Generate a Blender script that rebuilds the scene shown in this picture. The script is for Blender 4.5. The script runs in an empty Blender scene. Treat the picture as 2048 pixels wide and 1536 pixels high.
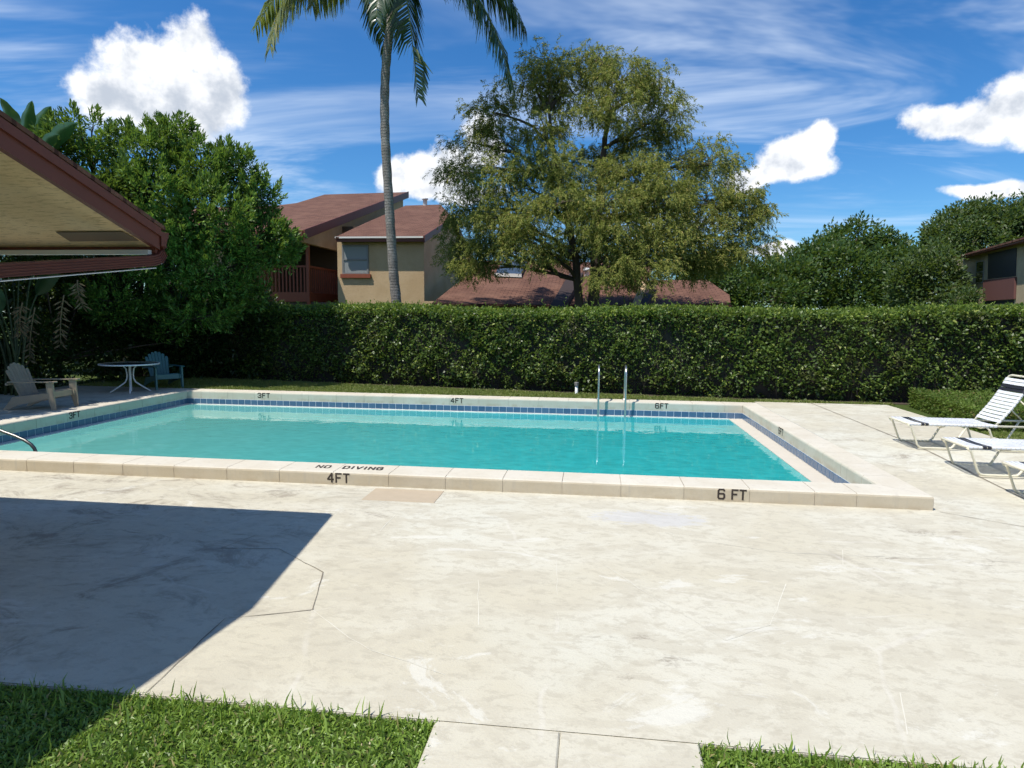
import bpy, math, random
import numpy as np
from mathutils import Vector, Matrix
random.seed(7); RNG = np.random.default_rng(11)
sc = bpy.context.scene
C = sc.collection

# ------------------------------------------------------------------ camera
H = 1.92
FPX, PITCH, ROLL, YAW = 1300.0, -0.1042, 0.0098, -0.1235
cy_, sy_, cp_, sp_, cr_, sr_ = math.cos(YAW), math.sin(YAW), math.cos(PITCH), math.sin(PITCH), math.cos(ROLL), math.sin(ROLL)
_f = np.array([sy_*cp_, cy_*cp_, sp_]); _r = np.array([cy_, -sy_, 0.0]); _u = np.cross(_r, _f)
CR = cr_*_r + sr_*_u; CU = -sr_*_r + cr_*_u; CF = _f
cd = bpy.data.cameras.new('camera'); cam = bpy.data.objects.new('camera', cd); C.objects.link(cam)
cd.sensor_width = 36; cd.lens = FPX/2048*36; cd.clip_end = 2000; cd.clip_start = 0.05
cam.matrix_world = Matrix(((CR[0], CU[0], -CF[0], 0), (CR[1], CU[1], -CF[1], 0), (CR[2], CU[2], -CF[2], H), (0, 0, 0, 1)))
sc.camera = cam
def ray(x, y):
    return CR*(x-1024)/FPX - CU*(y-768)/FPX + CF
def at(x, y, Y):                       # world point seen at photo pixel (x, y) on the plane Y = const
    d = ray(x, y); return np.array([0, 0, H]) + d*Y/d[1]
def atx(x, y, X):
    d = ray(x, y); return np.array([0, 0, H]) + d*X/d[0]
def atz(x, y, z=0.0):
    d = ray(x, y); return np.array([0, 0, H]) + d*(z-H)/d[2]
def atp(x, y, Y0, z0, s):              # on the roof plane z = z0 + s*(Y-Y0)
    d = ray(x, y); t = (z0 - s*Y0 - H)/(d[2] - s*d[1]); return np.array([0, 0, H]) + d*t

# ------------------------------------------------------------------ node helper
class G:
    def __init__(self, nt): self.nt = nt; nt.nodes.clear()
    def n(self, t, ins=None, **at_):
        nd = self.nt.nodes.new('ShaderNode'+t)
        for k, v in at_.items(): setattr(nd, k, v)
        for k, v in (ins or {}).items():
            s = nd.inputs[k]
            if isinstance(v, bpy.types.NodeSocket): self.nt.links.new(v, s)
            elif isinstance(v, bpy.types.Node): self.nt.links.new(v.outputs[0], s)
            else: s.default_value = v
        return nd
    def m(self, op, a, b=0.0, c=0.0, clamp=False):
        nd = self.n('Math', {0: a, 1: b, 2: c}, operation=op); nd.use_clamp = clamp; return nd.outputs[0]
    def vm(self, op, a, b=(0, 0, 0)):
        nd = self.n('VectorMath', {0: a, 1: b}, operation=op)
        return nd.outputs['Value'] if op in ('LENGTH', 'DOT_PRODUCT', 'DISTANCE') else nd.outputs[0]
    def mix(self, f, a, b, blend='MIX'):
        nd = self.n('Mix', None, data_type='RGBA', blend_type=blend)
        for i, v in ((0, f), (6, a), (7, b)):
            if isinstance(v, bpy.types.NodeSocket): self.nt.links.new(v, nd.inputs[i])
            else: nd.inputs[i].default_value = v if i == 0 else (tuple(v)+(1,) if len(v) == 3 else v)
        return nd.outputs[2]
    def noise(self, vec, scale, detail=4, rough=.55, dist=0.0, w=None):
        ins = {'Scale': scale, 'Detail': detail, 'Roughness': rough, 'Distortion': dist}
        if vec is not None: ins['Vector'] = vec
        return self.n('TexNoise', ins).outputs[0]
    def ss(self, x, a, b, lo=0.0, hi=1.0):
        nd = self.n('MapRange', {0: x, 1: a, 2: b, 3: lo, 4: hi}); nd.interpolation_type = 'SMOOTHSTEP'; return nd.outputs[0]
    def link(self, a, b): self.nt.links.new(a, b)

# ------------------------------------------------------------------ world, sun, exposure
SUN = np.array([-0.38, -0.34, 1.0]); SUN /= np.linalg.norm(SUN)
EL = math.asin(SUN[2]); AZ = math.atan2(SUN[0], SUN[1])
STR = 0.078
w = bpy.data.worlds.new('World'); sc.world = w; w.use_nodes = True
g = G(w.node_tree)
sky = g.n('TexSky', sky_type='NISHITA'); sky.sun_disc = False
sky.sun_elevation = EL; sky.sun_rotation = AZ; sky.altitude = 0; sky.air_density = 1.0; sky.dust_density = 0.25; sky.ozone_density = 3.0
tc = g.n('TexCoord').outputs['Generated']
sx = g.n('SeparateXYZ', {0: tc})
az = g.m('ARCTAN2', sx.outputs[0], sx.outputs[1]); el = g.m('ARCSINE', g.m('MULTIPLY', sx.outputs[2], 0.9999))
uv = g.n('CombineXYZ', {0: az, 1: el, 2: 0.0}).outputs[0]
def azel(x, y):
    d = ray(x, y); d = d/np.linalg.norm(d); return math.atan2(d[0], d[1]), math.asin(d[2])
warp = g.vm('SCALE', g.vm('SUBTRACT', g.n('TexNoise', {'Vector': uv, 'Scale': 9.0, 'Detail': 2.0}).outputs[1], (.5, .5, .5)))
warp.node.inputs['Scale'].default_value = .06
uvw = g.vm('ADD', uv, warp)
blobs = [  # cumulus heads, in photo pixels: centre, half extents
    (378, 85, 62, 66), (325, 150, 118, 84), (228, 198, 88, 52), (420, 175, 82, 84), (320, 226, 130, 46),
    (800, 355, 58, 50), (870, 340, 85, 62), (965, 285, 62, 66), (900, 390, 130, 30),
    (1622, 292, 58, 40), (1560, 328, 72, 48), (1505, 350, 60, 36), (1600, 338, 62, 34), (2015, 205, 88, 48), (1905, 236, 82, 36), (2075, 225, 60, 45),
    (1975, 378, 76, 18), (1545, 497, 60, 16)]
pts = []
for x, y, a, b in blobs:
    A, E_ = azel(x, y); pts.append((A, E_, a/FPX*.82, b/FPX*.82))
rb = random.Random(3)
for k in range(9):                       # the same fair-weather cumulus all the way round
    A = 0.95 + k*.52 + rb.uniform(-.1, .1); E_ = .10 + rb.random()*.35
    pts.append((((A+math.pi) % (2*math.pi))-math.pi, E_, rb.uniform(.14, .24), rb.uniform(.07, .11)))
d = None; su = g.n('SeparateXYZ', {0: uvw})
for A, E_, a, b in pts:
    vec = uvw if d is None else g.n('CombineXYZ', {0: su.outputs[0], 1: su.outputs[1], 2: d}).outputs[0]   # chained, so that the shader stays small
    ma = g.n('VectorMath', {0: vec, 1: (1/a, 1/b, 0), 2: (-A/a, -E_/b, 0)}, operation='MULTIPLY_ADD')
    L = g.vm('LENGTH', ma.outputs[0])
    d = L if d is None else g.n('Math', {0: d, 1: L, 2: .25}, operation='SMOOTH_MIN').outputs[0]
dmin = d
n1 = g.noise(uv, 22.0, 6, .62); n2 = g.noise(g.vm('ADD', uv, (-.012, .024, 0)), 22.0, 4, .58)
nl = g.noise(uv, 7.0, 1, .5)
dens = g.m('ADD', g.m('SUBTRACT', 1.0, dmin), g.m('MULTIPLY', g.m('SUBTRACT', n1, .5), 1.35))
cmask = g.ss(dens, -.12, .34)
shade = g.m('ADD', g.m('MULTIPLY', g.m('SUBTRACT', nl, .47), 2.2), g.m('MULTIPLY', g.m('SUBTRACT', n1, n2), 2.4))
lit = g.ss(g.m('ADD', shade, g.m('MULTIPLY', g.m('SUBTRACT', .55, dens), .75)), -.60, .50)
ccol = g.mix(lit, (.46/STR, .51/STR, .59/STR), (.90/STR, .91/STR, .93/STR))
# cirrus veils, laid out on a high flat layer
zz = g.m('ADD', g.m('MAXIMUM', sx.outputs[2], 0.0), .12)
lay = g.n('CombineXYZ', {0: g.m('DIVIDE', sx.outputs[0], zz), 1: g.m('DIVIDE', sx.outputs[1], zz), 2: 0.0}).outputs[0]
lr = g.n('Mapping', {'Vector': lay, 'Rotation': (0, 0, math.radians(-32)), 'Scale': (.55, 1.5, 1)}, vector_type='POINT').outputs[0]
ci = g.noise(lr, 1.0, 5, .60, 1.2); cb = g.noise(lay, .42, 2, .5)
cir = g.m('MULTIPLY', g.ss(ci, .42, .80), g.ss(cb, .32, .60)); cir = g.m('MULTIPLY', cir, .78, clamp=True)
hsv = g.n('HueSaturation', {'Saturation': 1.26, 'Color': sky.outputs[0]}).outputs[0]   # the phone's saturated rendering of the blue
hsv = g.mix(1.0, hsv, (.80, 1.17, 1.42), 'MULTIPLY')
base = g.mix(cir, hsv, (.78/STR, .87/STR, .98/STR))
fin = g.mix(cmask, base, ccol)
bg = g.n('Background', {0: fin, 1: STR}); wo = g.n('OutputWorld', {0: bg})
sl = bpy.data.lights.new('sun', 'SUN'); sl.energy = 4.3; sl.angle = math.radians(.53); sl.color = (1.0, .95, .87)
so = bpy.data.objects.new('sun', sl); C.objects.link(so); so.location = (-20, -20, 50)
so.rotation_euler = Vector(SUN).to_track_quat('Z', 'Y').to_euler()
sc.view_settings.view_transform = 'Standard'; sc.view_settings.look = 'None'
sc.view_settings.exposure = 0.34; sc.view_settings.gamma = 1.0; sc.view_settings.use_curve_mapping = False
sc.render.engine = 'CYCLES'; sc.cycles.use_denoising = True
sc.cycles.max_bounces = 5; sc.cycles.diffuse_bounces = 3; sc.cycles.glossy_bounces = 3; sc.cycles.transmission_bounces = 3; sc.cycles.transparent_max_bounces = 8
sc.cycles.caustics_reflective = False; sc.cycles.caustics_refractive = False; sc.cycles.sample_clamp_indirect = 4; sc.cycles.use_light_tree = False

# ------------------------------------------------------------------ materials
M = {}
def mat(name):
    m = bpy.data.materials.new(name); m.use_nodes = True; M[name] = m; return G(m.node_tree)
def finish(g, col, rough=.6, metal=0.0, bump=None, bstr=.3, bdist=.01, spec=.5, extra=None):
    ins = {'Base Color': col if isinstance(col, bpy.types.NodeSocket) else tuple(col)+(1,), 'Roughness': rough, 'Metallic': metal, 'Specular IOR Level': spec}
    if bump is not None:
        ins['Normal'] = g.n('Bump', {'Height': bump, 'Strength': bstr, 'Distance': bdist}).outputs[0]
    p = g.n('BsdfPrincipled', ins)
    g.n('OutputMaterial', {0: p.outputs[0]}); return p
def plain(name, col, rough=.5, metal=0.0, var=.12, scale=9.0, bstr=.15, spec=.5):
    g = mat(name); o = g.n('TexCoord').outputs['Object']
    nz = g.noise(o, scale, 5, .6); r = g.n('ObjectInfo').outputs['Random']
    f = g.m('ADD', g.m('MULTIPLY', g.m('SUBTRACT', nz, .5), 2*var), g.m('MULTIPLY', g.m('SUBTRACT', r, .5), var))
    f = g.m('ADD', f, 1.0)
    c = g.vm('SCALE', tuple(col)); c.node.inputs['Scale'].default_value = 1; g.link(f, c.node.inputs['Scale'])
    finish(g, c, rough, metal, nz, bstr, .004, spec)
def leafmat(name, c1, c2, c3=None, trans=.28, rough=.42, spec=.5, f3=.12, brown=0.0):
    g = mat(name); r = g.n('NewGeometry').outputs['Random Per Island']
    o = g.n('TexCoord').outputs['Object']; nz = g.noise(o, .9, 1)
    f = g.m('ADD', g.m('MULTIPLY', r, .65), g.m('MULTIPLY', g.m('SUBTRACT', nz, .3), .8), clamp=True)
    col = g.mix(f, c1, c2)
    if c3 is not None:
        col = g.mix(g.ss(g.m('FRACT', g.m('MULTIPLY', r, 17.31)), 1-f3, 1.0-f3*.5), col, c3)
    if brown > 0: col = g.mix(g.m('MULTIPLY', g.ss(g.noise(o, 1.6, 3, .65), .56, .70), brown), col, (.11, .085, .045))
    p = g.n('BsdfPrincipled', {'Base Color': col, 'Roughness': rough, 'Specular IOR Level': spec})
    t = g.n('BsdfTranslucent', {'Color': g.mix(.5, col, (.35, .5, .05), 'MIX')})
    ms = g.n('MixShader', {0: trans, 1: p.outputs[0], 2: t.outputs[0]})
    g.n('OutputMaterial', {0: ms.outputs[0]})

def concrete():
    g = mat('concrete'); o = g.n('TexCoord').outputs['Object']
    st = g.n('Mapping', {'Vector': o, 'Rotation': (0, 0, .30), 'Scale': (.62, 1.0, 1)}, vector_type='POINT').outputs[0]
    a = g.noise(st, .50, 5, .60, .5); b = g.noise(st, 3.1, 9, .72, .5); c = g.noise(st, 13, 8, .72, .3); d = g.noise(st, 1.3, 9, .74, 1.0); e = g.noise(o, 75, 4, .65)
    col = g.mix(g.ss(a, .40, .60), (.520, .480, .368), (.570, .543, .443))
    col = g.mix(g.m('MULTIPLY', g.ss(g.noise(o, .33, 3, .55, .8), .50, .64), .5), col, (.590, .588, .505))
    col = g.mix(g.m('MULTIPLY', g.ss(b, .47, .58), .60), col, (.470, .432, .335))
    col = g.mix(g.m('MULTIPLY', g.ss(c, .50, .60), .50), col, (.405, .37, .285))
    col = g.mix(g.m('MULTIPLY', g.ss(e, .52, .66), .30), col, (.40, .37, .31))
    col = g.mix(g.m('MULTIPLY', g.ss(d, .575, .62), .6), col, (.625, .61, .535))        # bare pale patches where the coating wore off
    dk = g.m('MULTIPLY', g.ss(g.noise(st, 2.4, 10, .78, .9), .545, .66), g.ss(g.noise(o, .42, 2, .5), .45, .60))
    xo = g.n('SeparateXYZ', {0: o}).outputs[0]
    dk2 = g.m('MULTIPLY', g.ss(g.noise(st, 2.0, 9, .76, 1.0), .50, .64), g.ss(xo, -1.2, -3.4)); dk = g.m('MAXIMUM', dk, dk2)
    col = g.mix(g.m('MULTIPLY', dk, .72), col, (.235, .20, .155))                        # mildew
    blue = g.vm('LENGTH', g.n('Mapping', {'Vector': o, 'Location': (.62, 6.2, 0), 'Scale': (.62, .30, 1)}, vector_type='TEXTURE').outputs[0])
    bl = g.ss(g.m('ADD', g.m('ADD', blue, g.m('MULTIPLY', g.m('SUBTRACT', c, .5), 2.2)), g.m('MULTIPLY', g.m('SUBTRACT', b, .5), 2.2)), .85, .55)
    col = g.mix(g.m('MULTIPLY', bl, .55), col, (.46, .46, .47))                          # grey repair stain by the 6 FT mark
    vo = g.n('TexVoronoi', {'Vector': g.n('Mapping', {'Vector': g.vm('ADD', o, g.vm('MULTIPLY', g.n('TexNoise', {'Vector': o, 'Scale': 3.0}).outputs[1], (.10, .10, 0))), 'Scale': (.8, 1.0, .0)}).outputs[0], 'Scale': .62, 'Randomness': .9}, feature='DISTANCE_TO_EDGE').outputs[0]
    ln = g.m('MULTIPLY', g.ss(vo, .008, .002), g.ss(g.noise(o, 1.2, 3), .47, .58))
    col = g.mix(g.m('MULTIPLY', ln, .25), col, (.66, .63, .56))
    hb = g.m('ADD', g.m('MULTIPLY', e, .5), g.m('ADD', g.m('MULTIPLY', c, .7), b))
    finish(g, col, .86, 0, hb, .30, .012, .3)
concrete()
def stone(nm, ca, cb_, cc):
    g = mat(nm); o = g.n('TexCoord').outputs['Object']; gp = g.n('NewGeometry').outputs['Position']
    r = g.n('ObjectInfo').outputs['Random']
    a = g.noise(gp, 1.9, 6, .65); b = g.noise(gp, 26, 5, .65)
    strk = g.noise(g.n('Mapping', {'Vector': gp, 'Scale': (14, 14, 1.2)}).outputs[0], 1.0, 5, .65)
    col = g.mix(g.ss(a, .35, .65), ca, cb_)
    col = g.mix(g.m('MULTIPLY', g.ss(b, .5, .7), .3), col, cc)
    col = g.mix(g.m('MULTIPLY', g.ss(strk, .54, .72), .45), col, (.42, .385, .32))
    z = g.n('SeparateXYZ', {0: gp}).outputs[2]
    bt = g.m('MULTIPLY', g.ss(z, .055, .0), g.ss(g.noise(gp, 4, 5, .7), .45, .62))
    col = g.mix(g.m('MULTIPLY', bt, .5), col, (.42, .33, .22))
    col = g.mix(g.m('MULTIPLY', r, .25), col, cc)
    finish(g, col, .85, 0, g.m('ADD', b, a), .18, .006, .3)
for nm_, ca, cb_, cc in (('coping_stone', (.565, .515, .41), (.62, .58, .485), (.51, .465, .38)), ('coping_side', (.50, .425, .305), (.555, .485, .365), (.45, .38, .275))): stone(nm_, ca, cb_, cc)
def shingle():
    g = mat('roof_shingle'); gp = g.n('NewGeometry').outputs['Position']
    br = g.n('TexBrick', {'Vector': g.n('Mapping', {'Vector': gp, 'Scale': (1, 1, 1)}).outputs[0], 'Color1': (.120, .060, .040, 1), 'Color2': (.190, .096, .064, 1), 'Mortar': (.06, .028, .02, 1),
                         'Scale': 1.0, 'Mortar Size': .018, 'Brick Width': .32, 'Row Height': .15, 'Bias': 0.0})
    nz = g.noise(gp, 1.1, 5, .6); n3 = g.noise(gp, 30, 4)
    c = g.mix(g.m('MULTIPLY', g.ss(nz, .4, .7), .45), br.outputs[0], (.21, .115, .08))
    c = g.mix(g.m('MULTIPLY', g.ss(n3, .45, .7), .4), c, (.09, .04, .033))
    finish(g, c, .9, 0, br.outputs[1], -.6, .02, .2)
shingle()
def stucco(name, c1, c2, s=1.0):
    g = mat(name); gp = g.n('NewGeometry').outputs['Position']
    a = g.noise(gp, 1.3*s, 5, .6); b = g.noise(gp, 14*s, 6, .7)
    c = g.mix(g.ss(a, .35, .65), c1, c2)
    c = g.mix(g.m('MULTIPLY', g.ss(b, .5, .7), .25), c, tuple(.7*x for x in c1))
    finish(g, c, .9, 0, b, .5, .02, .2)
stucco('stucco', (.50, .355, .20), (.56, .41, .245))
stucco('stucco_olive', (.36, .29, .19), (.41, .335, .22))
def soffit():
    g = mat('soffit_plaster'); gp = g.n('NewGeometry').outputs['Position']
    st = g.n('Mapping', {'Vector': gp, 'Scale': (1.0, 5, 5)}).outputs[0]
    a = g.noise(gp, 2.2, 4, .55); b = g.noise(st, 9, 6, .72, .5)
    c = g.mix(g.ss(a, .35, .65), (.80, .62, .36), (.86, .69, .43))
    c = g.mix(g.m('MULTIPLY', g.ss(b, .50, .64), .6), c, (.42, .30, .16))
    finish(g, c, .9, 0, b, .4, .01, .2)
soffit()
plain('fascia', (.135, .032, .015), .55, 0, .16, 6, .2)
plain('red_wood', (.24, .060, .026), .6, 0, .18, 6, .2)
plain('red_panel', (.13, .052, .045), .7, 0, .10, 3, .1)
plain('white_trim', (.72, .70, .64), .5, 0, .05, 6, .05)
plain('cream_metal', (.70, .655, .50), .38, 0, .06, 14, .03)
plain('white_vinyl', (.72, .735, .75), .4, 0, .05, 20, .05)
plain('black_vinyl', (.022, .022, .028), .4, 0, .1, 20, .05)
plain('white_metal', (.74, .75, .74), .35, 0, .05, 12, .03)
plain('steel', (.55, .54, .52), .34, 1.0, .05, 10, .0)
plain('dull_steel', (.16, .155, .145), .38, 1.0, .1, 10, .0)
plain('grey_plastic', (.20, .20, .19), .5, 0, .1)
plain('tan_plastic', (.33, .265, .19), .5, 0, .1, 5, .05)
plain('teal_plastic', (.045, .145, .155), .5, 0, .1, 5, .05)
plain('dark_glass', (.012, .014, .018), .08, 0, .05, 3, 0)
plain('mortar', (.58, .52, .42), .95, 0, .15, 12, .3)
plain('joint_dark', (.25, .215, .16), .95, 0, .3, 5, .3)
plain('joint_light', (.60, .575, .485), .9, 0, .1, 5, .2)
plain('stencil_paint', (.035, .024, .018), .75, 0, .35, 40, .1)
plain('plaster', (.66, .665, .63), .7, 0, .08, 5, .1)
plain('ledge_plaster', (.57, .52, .435), .8, 0, .09, 6, .15)
plain('grout', (.62, .66, .72), .8, 0, .08, 20, .1)
plain('bark', (.085, .066, .050), .95, 0, .35, 5, .9)
plain('twig', (.16, .125, .09), .9, 0, .3, 5, .4)
plain('hedge_core_stem', (.028, .024, .018), .95, 0, .3, 5, .4)
plain('dry_leaf', (.16, .115, .06), .8, 0, .2, 9, .2)
plain('rachis', (.16, .19, .06), .5, 0, .15, 5, .1)
plain('soil', (.065, .045, .03), 1.0, 0, .4, 8, .6)
plain('vent_brown', (.15, .11, .07), .8, 0, .1)
plain('parapet_shadow', (.032, .018, .014), .8, 0, .2)
plain('stalk', (.045, .065, .022), .6, 0, .15)
plain('lid', (.44, .36, .255), .85, 0, .10, 9, .2)
plain('mesh_screen', (.010, .013, .024), .5, 0, .1, 9, .1)
plain('blind', (.27, .29, .28), .6, 0, .04, 2, .0)
plain('skylight_glass', (.05, .055, .05), .12, 0, .1, 2, .0)
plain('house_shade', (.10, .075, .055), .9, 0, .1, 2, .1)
def tilemat():
    g = mat('blue_tile'); gp = g.n('NewGeometry').outputs['Position']; r = g.n('ObjectInfo').outputs['Random']
    nz = g.noise(gp, 16, 4, .6)
    c = g.mix(g.m('ADD', g.m('MULTIPLY', r, .6), g.m('MULTIPLY', nz, .4)), (.050, .110, .205), (.095, .170, .280))
    finish(g, c, .22, 0, nz, .08, .004)
tilemat()
def poolfloor():
    g = mat('pool_plaster'); gp = g.n('NewGeometry').outputs['Position']
    a = g.noise(gp, .8, 4); v = g.n('TexVoronoi', {'Vector': g.n('Mapping', {'Vector': g.vm('ADD', gp, g.n('TexNoise', {'Vector': gp, 'Scale': 2.0}).outputs[1]), 'Scale': (1, 1, .3)}).outputs[0], 'Scale': 2.6}, feature='F1').outputs[0]
    c = g.mix(g.ss(a, .3, .7), (.60, .70, .68), (.68, .76, .73))
    finish(g, c, .8, 0)
poolfloor()
def water():
    g = mat('water'); gp = g.n('NewGeometry').outputs['Position']
    mp = g.n('Mapping', {'Vector': gp, 'Scale': (1.0, 1.6, 1.0)}).outputs[0]
    h = g.m('ADD', g.noise(mp, 1.5, 2, .5, .3), g.m('MULTIPLY', g.noise(mp, 7.0, 2, .5, .4), .16))
    bp = g.n('Bump', {'Height': h, 'Strength': .09, 'Distance': .05}).outputs[0]
    lw = g.n('LayerWeight', {'Blend': .5, 'Normal': bp}).outputs['Facing']
    F = g.m('ADD', g.m('MULTIPLY', g.m('POWER', lw, 5.0), .98), .02, clamp=True)
    gl = g.n('BsdfGlossy', {'Roughness': .012, 'Color': (1, 1, 1, 1), 'Normal': bp})
    x = g.n('SeparateXYZ', {0: gp}).outputs[0]
    cau = g.n('TexVoronoi', {'Vector': g.vm('ADD', mp, g.vm('MULTIPLY', g.n('TexNoise', {'Vector': gp, 'Scale': 2.2, 'Detail': 2.0}).outputs[1], (.6, .6, 0))), 'Scale': 4.5}, feature='SMOOTH_F1').outputs[0]
    f = g.ss(g.m('ADD', x, g.m('MULTIPLY', g.noise(gp, .5, 2), 2.5)), -8.5, 2.0)     # water gets deeper and bluer to the right
    col = g.mix(f, (.150, .465, .415), (.030, .405, .405))
    rip_light = g.m('ADD', g.m('MULTIPLY', cau, .30), g.m('MULTIPLY', g.noise(mp, 5.5, 4, .6), .55)); rip_light = g.m('ADD', rip_light, .60)  # ripple and caustic light painted into the water colour
    rip_light = g.m('ADD', 1.0, g.m('MULTIPLY', g.m('SUBTRACT', rip_light, 1.0), g.m('ADD', .35, g.m('MULTIPLY', f, .65))))
    c = g.vm('SCALE', col); g.link(rip_light, c.node.inputs['Scale'])
    di = g.n('BsdfDiffuse', {0: c}); tr = g.n('BsdfTransparent', {0: (.45, .85, .82, 1)})
    body = g.n('MixShader', {0: .10, 1: di.outputs[0], 2: tr.outputs[0]})           # faintly clouded pool water over pale plaster
    ms = g.n('MixShader', {0: F, 1: body.outputs[0], 2: gl.outputs[0]})
    g.n('OutputMaterial', {0: ms.outputs[0]})
water()
def palmbark():
    g = mat('palm_bark'); o = g.n('TexCoord').outputs['Object']
    z = g.n('SeparateXYZ', {0: o}).outputs[2]
    nz = g.noise(o, 3.5, 5, .6); n2 = g.noise(o, 22, 5, .65)
    ring = g.m('FRACT', g.m('ADD', g.m('MULTIPLY', z, 12.0), g.m('MULTIPLY', nz, .8)))
    rl = g.ss(ring, .0, .22)
    c = g.mix(g.ss(nz, .35, .65), (.215, .195, .17), (.33, .305, .27))
    c = g.mix(g.m('MULTIPLY', g.ss(n2, .48, .62), .6), c, (.11, .095, .08))
    c = g.mix(g.m('MULTIPLY', g.m('SUBTRACT', 1.0, rl), .38), c, (.12, .10, .085))
    finish(g, c, .9, 0, g.m('ADD', rl, n2), .6, .02, .2)
palmbark()
leafmat('hedge_leaf', (.026, .050, .012), (.120, .190, .034), (.28, .33, .07), .25, .42, .35, .11, .5)
leafmat('hedge_lit_leaf', (.075, .13, .018), (.19, .27, .04), (.28, .33, .06), .3, .45, .35, .15)
leafmat('low_hedge_leaf', (.055, .100, .018), (.145, .215, .036), (.19, .15, .06), .28, .55, .25, .10)
leafmat('shade_tree_leaf', (.045, .100, .020), (.135, .250, .048), (.24, .38, .06), .28, .45, .35, .14)
leafmat('shrub_leaf', (.012, .030, .008), (.035, .075, .016), (.06, .10, .02), .2, .42, .4, .10)
leafmat('far_leaf', (.022, .055, .012), (.065, .125, .024), (.11, .15, .035), .22, .5, .4, .10)
leafmat('far_leaf_pale', (.035, .070, .020), (.085, .13, .035), (.13, .15, .06), .22, .5, .4, .10)
leafmat('cypress_leaf', (.075, .110, .024), (.330, .335, .075), (.40, .33, .10), .26, .7, .2, .12)
leafmat('palm_leaf', (.020, .055, .022), (.050, .095, .030), (.20, .22, .05), .25, .30, .6, .10)
leafmat('palm_leaf_gold', (.12, .15, .035), (.30, .31, .08), (.40, .34, .12), .3, .35, .5, .2)
leafmat('paddle_leaf', (.030, .090, .030), (.060, .15, .045), None, .3, .34, .6)
leafmat('paddle_leaf_dark', (.014, .040, .012), (.030, .075, .020), None, .2, .4, .5)
leafmat('grass_blade', (.115, .205, .028), (.290, .420, .075), (.36, .31, .13), .30, .42, .5, .07)
leafmat('far_grass_blade', (.11, .16, .030), (.24, .28, .065), (.32, .28, .11), .25, .5, .4, .12)
def lawn():
    g = mat('lawn'); gp = g.n('NewGeometry').outputs['Position']
    a = g.noise(gp, 1.2, 5); b = g.noise(gp, 40, 4, .7)
    c = g.mix(g.ss(a, .35, .65), (.035, .065, .012), (.065, .095, .02)); c = g.mix(g.m('MULTIPLY', g.ss(b, .45, .7), .6), c, (.03, .04, .012))
    finish(g, c, .95, 0, b, .6, .03, .2)
lawn()

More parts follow.
